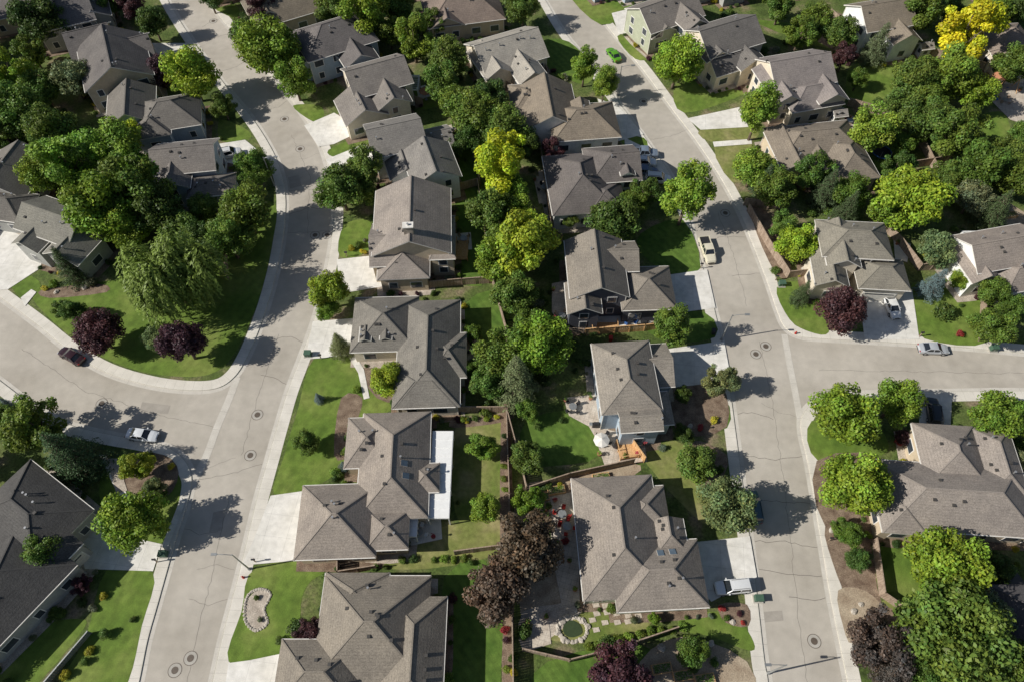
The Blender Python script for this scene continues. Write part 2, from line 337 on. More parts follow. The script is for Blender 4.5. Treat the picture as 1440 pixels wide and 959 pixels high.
for mt,px in (('conc',[(1002,201),(1056,197),(1057,204),(1004,208)]),('conc',[(500,500),(512,520),(520,560),(512,562),(504,525),(492,505)]),('patio',[(792,560),(838,555),(850,600),(872,640),(860,655),(828,600),(800,585)]),
 ('patio',[(832,600),(905,615),(910,650),(850,655)]),('patio',[(776,400),(800,395),(815,450),(790,460),(776,440)]),('conc',[(812,440),(905,438),(912,462),(830,470)]),('patio',[(770,700),(812,690),(815,850),(790,850),(778,790)]),
 ('conc',[(560,735),(620,728),(622,758),(566,770)]),('patio',[(740,868),(770,858),(775,905),(745,915)]),('patio',[(1380,130),(1440,110),(1450,180),(1420,170)]),('conc',[(255,700),(262,705),(235,775),(228,768)]),
 ('conc',[(140,640),(150,640),(182,700),(170,702)]),('gravel',[(150,645),(165,645),(180,690),(165,695)]),('patio',[(505,480),(535,488),(540,510),(510,505)]),('conc',[(30,420),(45,408),(52,412),(36,432)]),
 ('conc',[(640,330),(662,328),(664,352),(642,354)]),('patio',[(655,480),(676,478),(678,512),(657,514)]),('patio',[(750,250),(770,248),(778,285),(758,288)]),('conc',[(585,125),(608,118),(612,135),(590,142)]),('patio',[(1180,170),(1200,165),(1206,182),(1188,186)]),('conc',[(1255,330),(1280,345),(1275,370),(1258,365)]),('conc',[(1290,745),(1370,745),(1370,765),(1290,765)]),('patio',[(620,180),(640,176),(646,196),(628,200)]),('patio',[(735,180),(752,178),(756,196),(740,198)])):
    patch('path' if mt!='patio' else 'patio','top',mt,px)
# ---------------------------------------------------------------- houses
HOUSES=[]
ROOFC={'t':(.262,.232,.2),'g':(.225,.206,.188),'d':(.10,.096,.095),'l':(.33,.3,.265),'b':(.215,.178,.145),'k':(.16,.147,.138)}
SIDES={'S':(0,-1),'N':(0,1),'E':(1,0),'W':(-1,0)}
def house(ang,wings,eave=3.1,pitch=.58,wall='tan',roof='t',name='house',garage=None,chim=None,stone=False,sky=()):
    a=math.radians(ang); up0=.5 if name=='house' else 0
    c0=P(wings[0][0],wings[0][1],(wings[0][6] if len(wings[0])>6 else eave)+up0)
    E=empty(name,(c0.x,c0.y,.15),a); ca,sa=math.cos(a),math.sin(a)
    WG=[]
    for i,w in enumerate(wings):
        e=(w[6] if len(w)>6 else eave)+i*.013+up0
        c=P(w[0],w[1],e); dx,dy=c.x-c0.x,c.y-c0.y
        lx,ly=dx*ca+dy*sa,-dx*sa+dy*ca
        wm,hm=w[2]/sh(w[1],e),w[3]/sv(w[1],e)
        hx,hy=wm/2+i*.017,hm/2+i*.013
        WG.append(dict(x=lx,y=ly,hx=hx,hy=hy,ax=w[4],ends=w[5],e=e,base=wings[i]))
    def rz(w,x,y):
        dx,dy=x-w['x'],y-w['y']
        if abs(dx)>w['hx'] or abs(dy)>w['hy']: return -1
        if w['ax']=='x': A,B,L,Wd=dx,dy,w['hx'],w['hy']
        else: A,B,L,Wd=dy,dx,w['hy'],w['hx']
        z=Wd-abs(B)
        if w['ends'][1 if A>0 else 0]=='h': z=min(z,L-abs(A))
        return w['e']+pitch*z
    R=MB(); Wl=MB(); T=MB(); win=MB()
    for i,w in enumerate(WG):
        x0,y0,e=w['x'],w['y'],w['e']
        if w['ax']=='x': L,Wd=w['hx'],w['hy']; tr=lambda A,B,z:(x0+A,y0+B,z)
        else: L,Wd=w['hy'],w['hx']; tr=lambda A,B,z:(x0-B,y0+A,z)
        i0=min(Wd,L*.98) if w['ends'][0]=='h' else 0; i1=min(Wd,L*.98) if w['ends'][1]=='h' else 0
        if i0 and i1 and L<Wd: hz=L*pitch
        else: hz=Wd*pitch
        th=.2
        vs=[]
        for dz in(0,-th):
            vs+=[tr(-L,-Wd,e+dz),tr(L,-Wd,e+dz),tr(L,Wd,e+dz),tr(-L,Wd,e+dz),tr(-L+i0,0,e+hz+dz),tr(L-i1,0,e+hz+dz)]
        R.add(vs,[(0,1,5,4),(2,3,4,5)],0); R.add(vs,[(10,11,7,6),(11,10,9,8)],1)
        if i0: R.add(vs,[(3,0,4)],0); R.add(vs,[(10,6,9)],1); R.add(vs,[(3,9,6,0)],1)
        else: R.add(vs,[(0,4,10,6),(4,3,9,10)],1)
        if i1: R.add(vs,[(1,2,5)],0); R.add(vs,[(11,8,7)],1); R.add(vs,[(1,7,8,2)],1)
        else: R.add(vs,[(5,1,7,11),(2,5,11,8)],1)
        R.add(vs,[(0,6,7,1),(2,8,9,3)],1)
        up=.015
        cap=lambda p,q: R.beam(Vector(p)+Vector((0,0,up)),Vector(q)+Vector((0,0,up)),.2,2,flat=.05)
        if L-i1>-L+i0+.3: cap(vs[4],vs[5])
        if i0: cap(vs[0],vs[4]); cap(vs[3],vs[4])
        if i1: cap(vs[1],vs[5]); cap(vs[2],vs[5])
        ins=.45; l,d=L-ins,Wd-ins; zt=e-th+ins*pitch-.03
        b=[tr(-l,-d,-.2),tr(l,-d,-.2),tr(l,d,-.2),tr(-l,d,-.2),tr(-l,-d,zt),tr(l,-d,zt),tr(l,d,zt),tr(-l,d,zt)]
        Wl.add(b,[(0,1,5,4),(1,2,6,5),(2,3,7,6),(3,0,4,7)],0)
        pk=zt+d*pitch
        if not i0: Wl.add([tr(-l,-d,zt),tr(-l,d,zt),tr(-l,0,pk)],[(0,2,1)],0)
        if not i1: Wl.add([tr(l,-d,zt),tr(l,d,zt),tr(l,0,pk)],[(0,1,2)],0)
        for sgn in(-1,1):
            R.beam(tr(-L,sgn*(Wd+.05),e-.08),tr(L,sgn*(Wd+.05),e-.08),.11,1)
        hxw,hyw=w['hx']-ins,w['hy']-ins
        small=min(w['hx'],w['hy'])<1.7
        for sd,(nx,ny) in SIDES.items():
            ln=(hyw if nx else hxw)*2; n=max(1,int(ln/3.3)); isg=garage and garage[0]==i and garage[1]==sd
            for k in range(n):
                t=-ln/2+ln*(k+.5)/n; px,py=x0+nx*hxw+(-ny*t),y0+ny*hyw+(nx*t)
                zs=[e-1.0] if small else ([1.65] if e<4.9 else [1.65,e-1.25])
                for zc in zs:
                    if isg and zc<2.5: continue
                    qx,qy=px+nx*.5,py+ny*.5
                    if any(o is not w and abs(qx-o['x'])<o['hx'] and abs(qy-o['y'])<o['hy'] and rz(o,qx,qy)>zc-1 for o in WG): continue
                    ww=random.choice([1.0,1.3,1.8]) if not small else .8; hh=1.3 if not small else .8
                    sx,sy=(.08,ww) if nx else (ww,.08)
                    f=.12
                    win.box(px,py,zc,sx+(0 if nx else 2*f),sy+(2*f if nx else 0),hh+2*f,0)
                    win.box(px+nx*.012,py+ny*.012,zc,sx+(.02 if nx else 0),sy+(0 if nx else .02),hh,1)
                    win.box(px+nx*.03,py+ny*.03,zc,.06,.06,hh,0)
            if isg:
                cx,cy=x0+nx*hxw,y0+ny*hyw; gw=min(ln*.8,5.2)
                win.box(cx,cy,1.15,.12 if nx else gw+.3,gw+.3 if nx else .12,2.5,0)
                for r in range(4): win.box(cx+nx*.05,cy+ny*.05,.3+r*.56,.1 if nx else gw,gw if nx else .1,.52,2)
                win.box(cx+nx*.09,cy+ny*.09,1.98,.06 if nx else gw*.9,gw*.9 if nx else .06,.25,1)
        for k in range(random.randint(3,6)):
            A=random.uniform(-L+i0*.6,L-i1*.6); B=random.choice([-1,1])*random.uniform(.5,min(1.9,Wd*.6)); p=tr(A,B,0); z=rz(w,p[0],p[1])
            if z<0 or any(o is not w and rz(o,p[0],p[1])>z-.1 for o in WG): continue
            if random.random()<.65: T.box(p[0],p[1],z+.08,.4,.4,.22,0)
            else: T.tube((p[0],p[1],z-.1),(p[0],p[1],z+.55),.09,mat=1); T.tube((p[0],p[1],z+.5),(p[0],p[1],z+.6),.16,mat=1)
    w=WG[0]
    for sx in(-1,1):
        for sy in(-1,1): Wl.beam((w['x']+sx*(w['hx']-.42),w['y']+sy*(w['hy']-.42),0),(w['x']+sx*(w['hx']-.42),w['y']+sy*(w['hy']-.42),w['e']-.25),.1,1)
    def loc(px,py,h):
        c=P(px,py,h); dx,dy=c.x-c0.x,c.y-c0.y; return dx*ca+dy*sa,-dx*sa+dy*ca
    if chim:
        lx,ly=loc(chim[0],chim[1],eave+1)
        z=max(rz(o,lx,ly) for o in WG); z=max(z,eave)+1.3
        T.box(lx,ly,z/2,1.5,1.0,z,2); T.box(lx,ly,z+.08,1.75,1.25,.16,3); T.tube((lx,ly,z+.1),(lx,ly,z+.5),.18,mat=1)
    for sxp,syp in sky:
        lx,ly=loc(sxp,syp,eave+1.5); d=.42
        zz=[max(rz(o,lx+i*d,ly+j*d) for o in WG) for i,j in((-1,-1),(1,-1),(1,1),(-1,1))]
        if min(zz)>0:
            vs=[(lx+i*d,ly+j*d,z+.1) for (i,j),z in zip(((-1,-1),(1,-1),(1,1),(-1,1)),zz)]
            lo=[(x,y,z-.15) for x,y,z in vs]; T.add(vs+lo,[(0,1,2,3)],4); T.add(vs+lo,[(0,4,5,1),(1,5,6,2),(2,6,7,3),(3,7,4,0)],3)
    rc=ROOFC[roof]; j=random.uniform(.86,1.12); rc=tuple(v*j*random.uniform(.97,1.03) for v in rc)
    R.build('roof',[M['roof'],M['trim'],M['ridge']],E,rc)
    Wl.build('walls',[WALL[wall],M['trim']],E)
    win.build('windows',[M['frame'],M['glass'],M['gdoor']],E)
    T.build('roof_vents',[M['vent'],M['pipe'],M['stone'],M['trim'],M['skyl']],E)
    for w in WG:
        if w['hx']<1.8 or w['hy']<1.8: continue
        hx,hy=w['hx']+.5,w['hy']+.5; pts=[]
        for dx,dy in((-hx,-hy),(0,-hy-.3),(hx,-hy),(hx+.3,0),(hx,hy),(0,hy+.3),(-hx,hy),(-hx-.3,0)):
            X,Y=w['x']+dx,w['y']+dy; pts.append(Vector((c0.x+X*ca-Y*sa,c0.y+X*sa+Y*ca,0)))
        CNT['bed']+=1; sheet('garden_bed',pts,LAY['bed']+.0002*CNT['bed'],M['mulch' if random.random()<.7 else 'gravel'])
        KEEPH.append([(p.x,p.y) for p in pts])
    HOUSES.append((c0,a,WG,garage))
    return E,WG
KEEPH=[]
house(0,[(525,882,155,150,'x','hh'),(582,920,86,170,'y','hh'),(448,948,118,100,'x','hh'),(500,835,90,60,'y','hh')],wall='tan',roof='t',garage=(2,'W'))
house(2,[(555,652,98,150,'y','hh'),(476,732,112,104,'x','hh'),(518,622,62,70,'x','hh'),(598,672,40,40,'x','hh'),(545,745,60,55,'x','hh')],wall='tan',roof='t',garage=(1,'W'),sky=[(570,655),(572,672)])
house(2,[(603,495,88,150,'y','hh'),(542,456,92,76,'x','hh'),(597,545,88,56,'x','hh'),(630,500,52,62,'x','hh'),(514,470,15,20,'y','gg',4.3),(543,468,15,20,'y','gg',4.3)],wall='beige',roof='g',garage=(1,'W'))
house(3,[(580,312,108,92,'y','gg',5.4),(568,368,72,50,'y','hg',3.4),(545,345,46,60,'x','gg',4.2),(622,335,36,60,'x','hh',4.4)],wall='tan',roof='t',eave=5.4,chim=(578,342),garage=(1,'W'),pitch=.52)
house(18,[(556,192,78,50,'x','gg',5.2),(606,232,70,52,'y','gg',5.0),(566,225,50,50,'y','gg',3.6),(615,195,40,30,'x','gg',3.4)],wall='white',roof='g',eave=5.2)
house(24,[(530,108,86,46,'x','gg',5.2),(508,152,62,40,'y','gg',3.4),(545,130,50,45,'y','gg',4.4)],wall='beige',roof='g',eave=5.2,garage=(1,'W'))
house(28,[(470,52,105,48,'x','hh',5.2),(435,72,48,38,'y','gg',3.6),(500,75,50,36,'y','gg',4.2)],wall='blue',roof='k',eave=5.2)
house(28,[(400,8,105,44,'x','hh',3.4),(370,10,40,40,'y','gg',3.6)],wall='tan',roof='b')
house(25,[(712,72,98,48,'x','gg',3.3),(690,88,44,44,'y','gg',3.2),(738,96,44,40,'y','gg',3.1)],wall='beige',roof='l')
house(12,[(650,12,110,46,'x','hh',3.3),(625,22,50,36,'y','gg',3.2)],wall='tan',roof='b')
house(6,[(770,152,80,62,'y','gg',3.6),(820,172,96,50,'x','hh',3.3),(742,140,50,42,'x','hh',3.3),(818,158,26,30,'y','gg',4.2)],wall='white',roof='b')
house(6,[(815,258,92,84,'y','hh',3.6),(860,232,74,50,'x','hg',4.4),(850,280,56,44,'x','hh',3.4),(880,236,20,24,'y','gg',5.3)],wall='white',roof='k')
house(2,[(838,378,82,82,'y','gg',5.4),(868,362,56,42,'x','gg',5.2),(908,406,76,60,'x','hh',3.4),(820,420,48,44,'y','gg',4.6)],wall='dark',roof='t',eave=5.4,garage=(2,'E'))
house(4,[(880,530,84,100,'y','hh',5.2),(915,515,56,60,'x','gg',3.5),(918,575,52,46,'x','hh',3.7),(900,590,60,34,'x','gg',5.0)],wall='blue',roof='t',eave=5.2,garage=(1,'E'),pitch=.52)
house(3,[(870,752,118,172,'y','hh',3.3),(925,808,128,96,'x','hh',3.2),(905,715,66,62,'x','hh',3.1),(940,755,48,50,'y','hg',3.3)],wall='sage',roof='t',garage=(1,'E'),stone=True,sky=[(928,778),(945,776)])
house(28,[(935,18,92,40,'x','gg',4.8),(920,35,44,34,'y','gg',3.4),(965,25,40,34,'y','gg',5.2)],wall='sage',roof='g',eave=4.8)
house(24,[(1018,52,92,44,'x','gg',5.2),(1045,78,46,38,'y','gg',3.6),(995,66,42,40,'y','gg',4.6),(1022,90,60,26,'x','gg',3.1)],wall='beige',roof='k',eave=5.2)
house(14,[(1118,100,92,48,'x','gg',5.2),(1138,135,80,38,'x','hh',3.6),(1092,120,40,52,'y','gg',4.6),(1155,120,44,50,'y','gg',4.4)],wall='beige',roof='g',eave=5.2)
house(8,[(1145,200,125,50,'x','hh',3.4),(1190,225,66,58,'y','hh',3.3),(1108,212,44,56,'y','gg',3.5),(1150,222,36,46,'y','gg',3.4)],wall='tan',roof='b')
house(-4,[(1200,338,98,52,'x','hh',5.2),(1238,386,72,44,'x','hh',3.3),(1165,378,46,50,'y','gg',3.8),(1180,345,46,60,'y','gg',5.0)],wall='beige',roof='t',eave=5.2,garage=(1,'S'))
house(12,[(1405,350,110,54,'x','gg',4.8),(1370,372,44,50,'y','gg',3.8),(1425,388,60,44,'x','hh',3.3)],wall='white',roof='t',eave=4.8)
house(14,[(1238,22,78,40,'x','gg',5),(1262,45,44,34,'y','gg',4)],wall='white',roof='b',eave=5)
house(5,[(1415,58,70,46,'x','hh',3.3),(1425,85,44,30,'y','gg',3.2)],wall='beige',roof='b')
house(-4,[(1340,700,205,98,'x','hh',3.4),(1335,640,86,88,'y','hh',3.6),(1402,650,60,100,'y','hh',3.3),(1265,720,60,60,'y','hh',3.2)],wall='tan',roof='t',garage=(1,'N'))
house(24,[(162,88,92,66,'y','gg',5),(130,60,60,46,'x','gg',4),(195,70,40,40,'x','gg',4)],wall='tan',roof='k',eave=5)
house(24,[(90,18,80,44,'x','gg',4.8),(130,10,44,40,'y','gg',4)],wall='grey',roof='k',eave=4.8)
house(24,[(20,5,80,40,'x','hh',3.4)],wall='tan',roof='g')
house(14,[(238,160,88,48,'x','hh',3.4),(185,152,66,52,'y','gg',3.6),(215,178,50,34,'y','hh',3.3)],wall='blue',roof='k')
house(8,[(262,222,88,46,'x','gg',5.2),(298,262,66,30,'x','hh',3.6),(245,245,50,46,'y','gg',4.5)],wall='blue',roof='g',eave=5.2)
house(-22,[(80,312,96,50,'x','gg',5),(105,345,60,46,'y','gg',3.8),(55,330,46,44,'y','gg',4)],wall='grey',roof='g',eave=5)
house(-10,[(18,245,84,60,'y','gg',3.6),(10,290,70,40,'x','hh',3.3)],wall='grey',roof='k')
house(-33,[(45,722,140,100,'x','hh',3.6),(5,825,125,160,'y','hh',3.4),(62,778,70,80,'y','hh',3.5)],wall='grey',roof='d',garage=(2,'E'),sky=[(45,868)])
house(0,[(1465,880,110,120,'y','hh',3.3)],wall='tan',roof='d')
for a,x,y,w,h in ((28,340,-45,100,40),(10,560,-50,110,40),(20,660,-70,90,36),(25,860,-45,90,40),(20,1000,-40,100,40),(15,1110,-50,100,36),(10,1240,-55,90,36),(10,1360,-50,100,40),(25,140,-60,90,36),(20,30,-70,90,36),(-5,1560,690,160,110),(5,1560,360,130,60),(5,1560,220,120,56),(5,1580,100,110,50),(-10,-120,300,120,60),(0,-120,200,120,60),(10,-100,90,110,50),(-20,-180,760,150,120),(0,890,1080,150,120),(0,1380,1080,160,130),(0,500,1120,150,100),(0,60,1100,150,130)):
    house(a,[(x,y,w,h,'x','hh',3.4),(x+w*.25,y+h*.25,w*.4,h*.8,'y','gg',3.6)],wall=random.choice(list(WALL)),roof=random.choice('tgb'))
# ---------------------------------------------------------------- foliage meshes
def leaf_mesh(name,pos,nrm,size,var,trunk=None,elong=.62,droop=None):
    n=len(pos); r=RNG.normal(size=(n,3)); nn=nrm/np.linalg.norm(nrm,axis=1,keepdims=True)
    if droop is not None: t=droop
    else: t=r
    t=t-nn*(t*nn).sum(1,keepdims=True); t/=np.linalg.norm(t,axis=1,keepdims=True)+1e-9
    b=np.cross(nn,t); s=size[:,None]
    v=np.stack([pos-t*s,pos+b*s*elong,pos+t*s,pos-b*s*elong],1).reshape(-1,3)
    tv=trunk.v if trunk else []; tf=trunk.f if trunk else []
    off=len(v); nt_=len(tf)
    verts=np.concatenate([v,np.array(tv).reshape(-1,3)]) if tv else v
    me=bpy.data.meshes.new(name); me.vertices.add(len(verts)); me.vertices.foreach_set('co',verts.astype(np.float32).ravel())
    li=list(range(4*n)); ls=[4*i for i in range(n)]; cur=4*n
    for f in tf:
        ls.append(cur); li+= [k+off for k in f]; cur+=len(f)
    me.loops.add(len(li)); me.loops.foreach_set('vertex_index',li)
    me.polygons.add(len(ls)); me.polygons.foreach_set('loop_start',ls)
    me.materials.append(M['leaf']); me.materials.append(M['bark'])
    me.polygons.foreach_set('material_index',[0]*n+[1]*nt_)
    me.update(calc_edges=True); me.validate()
    ca=me.color_attributes.new('leafvar','FLOAT_COLOR','POINT')
    cc=np.ones((len(verts),4),np.float32); vv=np.repeat(var,4,axis=0); cc[:4*n,:3]=vv
    ca.data.foreach_set('color',cc.ravel())
    return me
def sph(n):
    d=RNG.normal(size=(n,3)); return d/np.linalg.norm(d,axis=1,keepdims=True)
def trunk_for(lobes,zc,r=.07,h=None):
    t=MB(); top=zc*.75; t.tube((0,0,-.1),(.02,.01,top*.5),r,r*.75,n=8); t.tube((.02,.01,top*.5),(0,0,zc*1.15),r*.75,r*.3,n=7)
    for c,rr in lobes[::3]:
        z0=random.uniform(.45,.9)*top; t.tube((.01,0,z0),tuple(c),r*.35,r*.08,n=5)
    return t
def broadleaf(name,nl=46,n=15000,vs=1.0,zc=1.2,ls=.042,flat=0,spread=.8,lr=(.15,.32)):
    lobes=[]
    for i in range(nl):
        d=sph(1)[0]; k=random.random()**.45*spread; c=np.array([d[0]*k*random.uniform(.85,1.15),d[1]*k*random.uniform(.85,1.15),zc+d[2]*k*vs*(1 if d[2]>0 else .8)])
        lobes.append((c,random.uniform(*lr)))
    P_,N_,V_=[],[],[]
    tot=sum(r*r for _,r in lobes)
    for c,r in lobes:
        m=int(n*r*r/tot); d=sph(m); rr=r*(RNG.random(m)**.35*1.0+.08)
        p=c+d*rr[:,None]*np.array([1,1,.85]); P_.append(p); N_.append(d*.9+RNG.normal(size=(m,3))*.5+np.array([0,0,.3]))
        lb=random.uniform(.75,1.22); lv=np.clip(RNG.normal(1,.2,m),.5,1.6)*lb
        hue=RNG.normal(0,.06,m)+random.uniform(-.08,.08)
        V_.append(np.stack([lv*(1+hue*1.3),lv,lv*(1-hue)],1))
    pos=np.concatenate(P_); 
    return leaf_mesh(name,pos,np.concatenate(N_),ls*RNG.uniform(.6,1.35,len(pos)),np.concatenate(V_),trunk_for(lobes,zc))
def conifer(name,n=13000,H=2.9,ls=.036):
    P_,N_=[],[]; t=MB(); t.tube((0,0,-.1),(0,0,H*.97),.06,.012)
    tiers=26; 
    for k in range(tiers):
        f=k/tiers; z=.18+f*(H-.25); R=(1-f)**.85*1.0
        nb=int(9+8*(1-f))
        for j in range(nb):
            a=random.uniform(0,6.283); R2=R*random.uniform(.8,1.1); m=max(8,int(n*R2/(tiers*7.5)))
            s=RNG.random(m)**.7; w=.10*(1-s*.6)+.02
            x=s*R2; y=RNG.normal(size=m)*w*.8; zz=z-.18*s*R2+RNG.normal(size=m)*.03+.07*s*s
            P_.append(np.stack([x*math.cos(a)-y*math.sin(a),x*math.sin(a)+y*math.cos(a),zz],1))
            N_.append(RNG.normal(size=(m,3))*.6+np.array([math.cos(a)*.3,math.sin(a)*.3,.8]))
            t.tube((0,0,z),(R2*.9*math.cos(a),R2*.9*math.sin(a),z-.14*R2),.012,.003,n=4)
    pos=np.concatenate(P_); m=len(pos); lv=np.clip(RNG.normal(1,.22,m),.5,1.6)
    return leaf_mesh(name,pos,np.concatenate(N_),ls*RNG.uniform(.6,1.3,m),np.stack([lv,lv,lv],1),t,elong=.4)
def willow(name,n=300):
    lobes=[]
    for i in range(40):
        d=sph(1)[0]; k=random.random()**.5*.68; lobes.append((np.array([d[0]*k,d[1]*k,1.15+d[2]*k*.6]),random.uniform(.18,.3)))
    P_,N_,D_,V_=[],[],[],[]
    for c,r in lobes:
        for s in range(30):
            d=sph(1)[0]; d[2]=abs(d[2]); st=c+d*r; ln=random.uniform(.25,.75); m=int(ln*42)
            u=np.linspace(0,1,m); out=np.array([d[0],d[1],0])*.22
            p=st+np.outer(np.sqrt(u)*ln*.6,out*1.5)+np.outer(u*ln,[0,0,-1])+RNG.normal(size=(m,3))*.016
            P_.append(p); N_.append(RNG.normal(size=(m,3))*.4+np.array([d[0],d[1],.8])); D_.append(RNG.normal(size=(m,3))*.3+np.array([d[0]*.4,d[1]*.4,-1]))
            lv=np.clip(RNG.normal(random.uniform(.7,1.25),.15,m),.5,1.6); V_.append(np.stack([lv,lv,lv],1))
    pos=np.concatenate(P_); pos[:,2]=np.maximum(pos[:,2],.12)
    return leaf_mesh(name,pos,np.concatenate(N_),.045*RNG.uniform(.6,1.3,len(pos)),np.concatenate(V_),trunk_for(lobes,1.1),elong=.3,droop=np.concatenate(D_))
BR=[broadleaf('broadleaf_%d'%i,nl=random.randint(55,80),vs=random.uniform(.85,1.1),spread=random.uniform(.76,.84)) for i in range(7)]
AIRY=[broadleaf('airy_%d'%i,nl=42,n=12500,vs=1.05,lr=(.14,.3),spread=.88) for i in range(3)]
OV=[broadleaf('oval_%d'%i,nl=65,vs=1.5,zc=1.75,n=16000) for i in range(3)]
CO=[conifer('conifer_%d'%i) for i in range(3)]
WI=[willow('willow')]
SH=[broadleaf('shrub_%d'%i,nl=16,n=1900,vs=.7,zc=.6,ls=.085,spread=.6,lr=(.3,.5)) for i in range(4)]
COLS={'g':(.125,.20,.034),'d':(.08,.14,.03),'l':(.28,.385,.035),'y':(.50,.53,.03),'m':(.19,.30,.036),'p':(.09,.042,.05),'q':(.125,.095,.072),'s':(.18,.23,.1),'b':(.17,.25,.23),'w':(.2,.275,.062),'c':(.085,.14,.055)}
NAMES={'g':'deciduous_tree','d':'shade_tree','l':'locust_tree','y':'golden_locust_tree','m':'maple_tree','p':'purple_plum_tree','q':'copper_beech_tree','s':'silver_leaf_tree','b':'blue_spruce_tree','w':'willow_tree','c':'spruce_tree'}
def jit(c,a=.14):
    k=random.uniform(1-a,1+a); return (c[0]*k*random.uniform(.9,1.12),c[1]*k,c[2]*k*random.uniform(.85,1.15),1)
def tree(x,y,r,t):
    R=r/sh(y,5); kind=t[0]; shape=t[1] if len(t)>1 else ''
    if kind=='w': me=WI[0]; hc=1.05
    elif kind in 'cb' or shape=='c': me=random.choice(CO); hc=1.2
    elif shape=='o': me=random.choice(OV); hc=1.75
    elif shape=='a': me=random.choice(AIRY); hc=1.2
    else: me=random.choice(BR+AIRY[:1]); hc=1.2
    p=P(x,y,min(hc*R,14))
    o=bpy.data.objects.new(NAMES[kind],me); o.location=(p.x,p.y,.1); s=R*1.12
    o.scale=(s*random.uniform(.92,1.08),s*random.uniform(.92,1.08),s*random.uniform(.92,1.05)); o.rotation_euler=(0,0,random.uniform(0,6.28)); o.color=jit(COLS[kind]); link(o)
def shrub(X,Y,r,c,name='shrub',pool=None):
    o=bpy.data.objects.new(name,random.choice(pool or SH)); o.location=(X,Y,.1); o.scale=(r*random.uniform(.85,1.15),r*random.uniform(.85,1.15),r*random.uniform(.8,1.1)); o.rotation_euler=(0,0,random.uniform(0,6.28)); o.color=jit(c,.25); link(o)
T='''55 30 34 d;183 10 20 p;216 36 22 d;150 -5 28 g;20 112 32 la;60 128 24 g;102 112 28 s;225 104 22 p;268 108 36 l;315 154 17 ga;28 160 36 g;72 186 34 g;45 75 22 g;95 232 42 ma;60 245 32 m;160 214 40 m;192 192 22 l;357 238 27 g;140 292 50 m;188 268 46 g;222 300 38 d;285 292 22 g;345 300 36 g;322 338 34 g;288 340 28 d;255 330 28 g;176 322 34 m;238 385 68 w;96 376 24 cc;104 440 18 d;140 470 32 p;220 476 20 s;260 484 34 p;88 436 14 g;10 195 24 g;190 245 30 m
50 600 42 ga;98 640 38 c;15 590 22 g;196 658 24 l;190 730 42 m;65 784 32 g;218 686 15 s;116 824 14 pa;10 568 9 b
377 70 40 m;414 115 28 m;346 48 24 d;372 16 24 pa;296 0 18 d;470 14 26 g;515 20 38 m;560 12 24 g;582 58 30 ma;548 48 22 g;612 35 20 g;632 88 30 g;620 120 28 g;512 236 26 go;480 268 34 g;510 272 22 g;465 412 30 l;463 436 18 m;478 487 18 sc;545 536 26 l;430 624 20 g;448 560 8 b;484 655 8 b;438 886 20 pa
735 14 26 g;645 150 28 g;672 165 36 g;712 185 34 g;690 140 26 d;705 232 42 y;738 205 22 d;690 300 32 g;722 288 26 m;752 322 28 l;738 346 44 l;700 370 34 m;724 418 30 g;705 340 26 g;668 195 24 d;640 210 18 d;776 214 17 pa;802 308 14 g;822 94 20 mo;850 120 18 mo;864 314 38 d;905 274 24 g;888 290 22 g;966 276 34 mo;745 455 24 g;722 270 22 m
762 488 44 m;702 496 38 g;726 540 36 sc;690 540 26 g;740 580 18 g;680 632 23 m;683 716 24 m;742 644 26 g;742 702 24 m;742 768 48 q;700 828 50 q;665 470 16 g;665 520 16 g;945 460 28 go;1012 537 25 s;978 650 28 g;1022 712 40 s;960 555 14 d;875 945 44 p;975 918 24 g;962 612 14 d;920 870 10 m
953 90 34 l;1066 160 28 mo;1206 114 15 g;1180 52 24 g;1234 66 22 sc;1186 84 18 pa;1148 30 24 g;1098 10 24 g;1125 50 22 g;1355 52 40 y;1300 16 32 g;1335 12 20 d;1060 238 30 m;1090 270 30 g;1144 246 26 g;1074 262 20 c;1196 272 28 g;1160 272 22 c;1222 182 36 m;1262 160 28 g;1285 118 32 g;1330 110 36 m;1348 190 38 g;1305 175 32 g;1280 280 48 l;1245 300 26 m;1372 240 36 g;1428 250 32 g;1398 300 24 c;1330 250 24 g;1368 280 26 s;1120 344 27 l;1098 318 20 g;1128 414 15 co;1182 440 34 p;1316 355 28 s;1312 403 19 b;1395 412 24 g;1396 460 28 g;1350 395 16 m;1425 95 28 g;1420 435 20 g;1258 240 22 d;1400 20 24 g;1435 10 24 d;1268 205 18 g;1190 298 20 c;1370 135 26 m;1300 145 26 g;1405 215 26 g;1440 190 22 g
1188 584 46 m;1258 568 34 m;1200 680 46 l;1402 585 36 m;1440 600 26 l;1326 800 52 m;1330 895 64 g;1385 870 40 s;1240 900 46 q;1196 752 20 g;1206 788 20 d;1400 800 22 d;1424 645 16 s;1430 930 40 g;1270 615 12 p;1180 740 14 g;1290 940 30 g;1250 950 26 q;1395 930 36 g'''
for ln in T.split('\n'):
    for s in ln.split(';'):
        a=s.split(); tree(float(a[0]),float(a[1]),float(a[2]),a[3])
def dker(X,Y): return min(min((q.x-X)**2+(q.y-Y)**2 for q in k) for k in KERBS)**.5
cnt=0
while cnt<120:
    x,y=random.uniform(-450,1900),random.uniform(-230,1120)
    if -25<x<1465 and -12<y<985: continue
    p=P(x,y)
    if not any(inside(b,p.x,p.y) for b in BL) or dker(p.x,p.y)<4 or any(inside(k,p.x,p.y) for k in KEEPH): cnt+=.3; continue
    tree(x,y,random.uniform(20,34),random.choice(['g','g','d','m','l','ga','d','c','p'])); cnt+=1
SC={'g':(.11,.175,.035),'m':(.19,.28,.04),'y':(.45,.42,.04),'p':(.1,.04,.05),'s':(.19,.22,.13),'d':(.07,.12,.03),'r':(.4,.06,.06)}
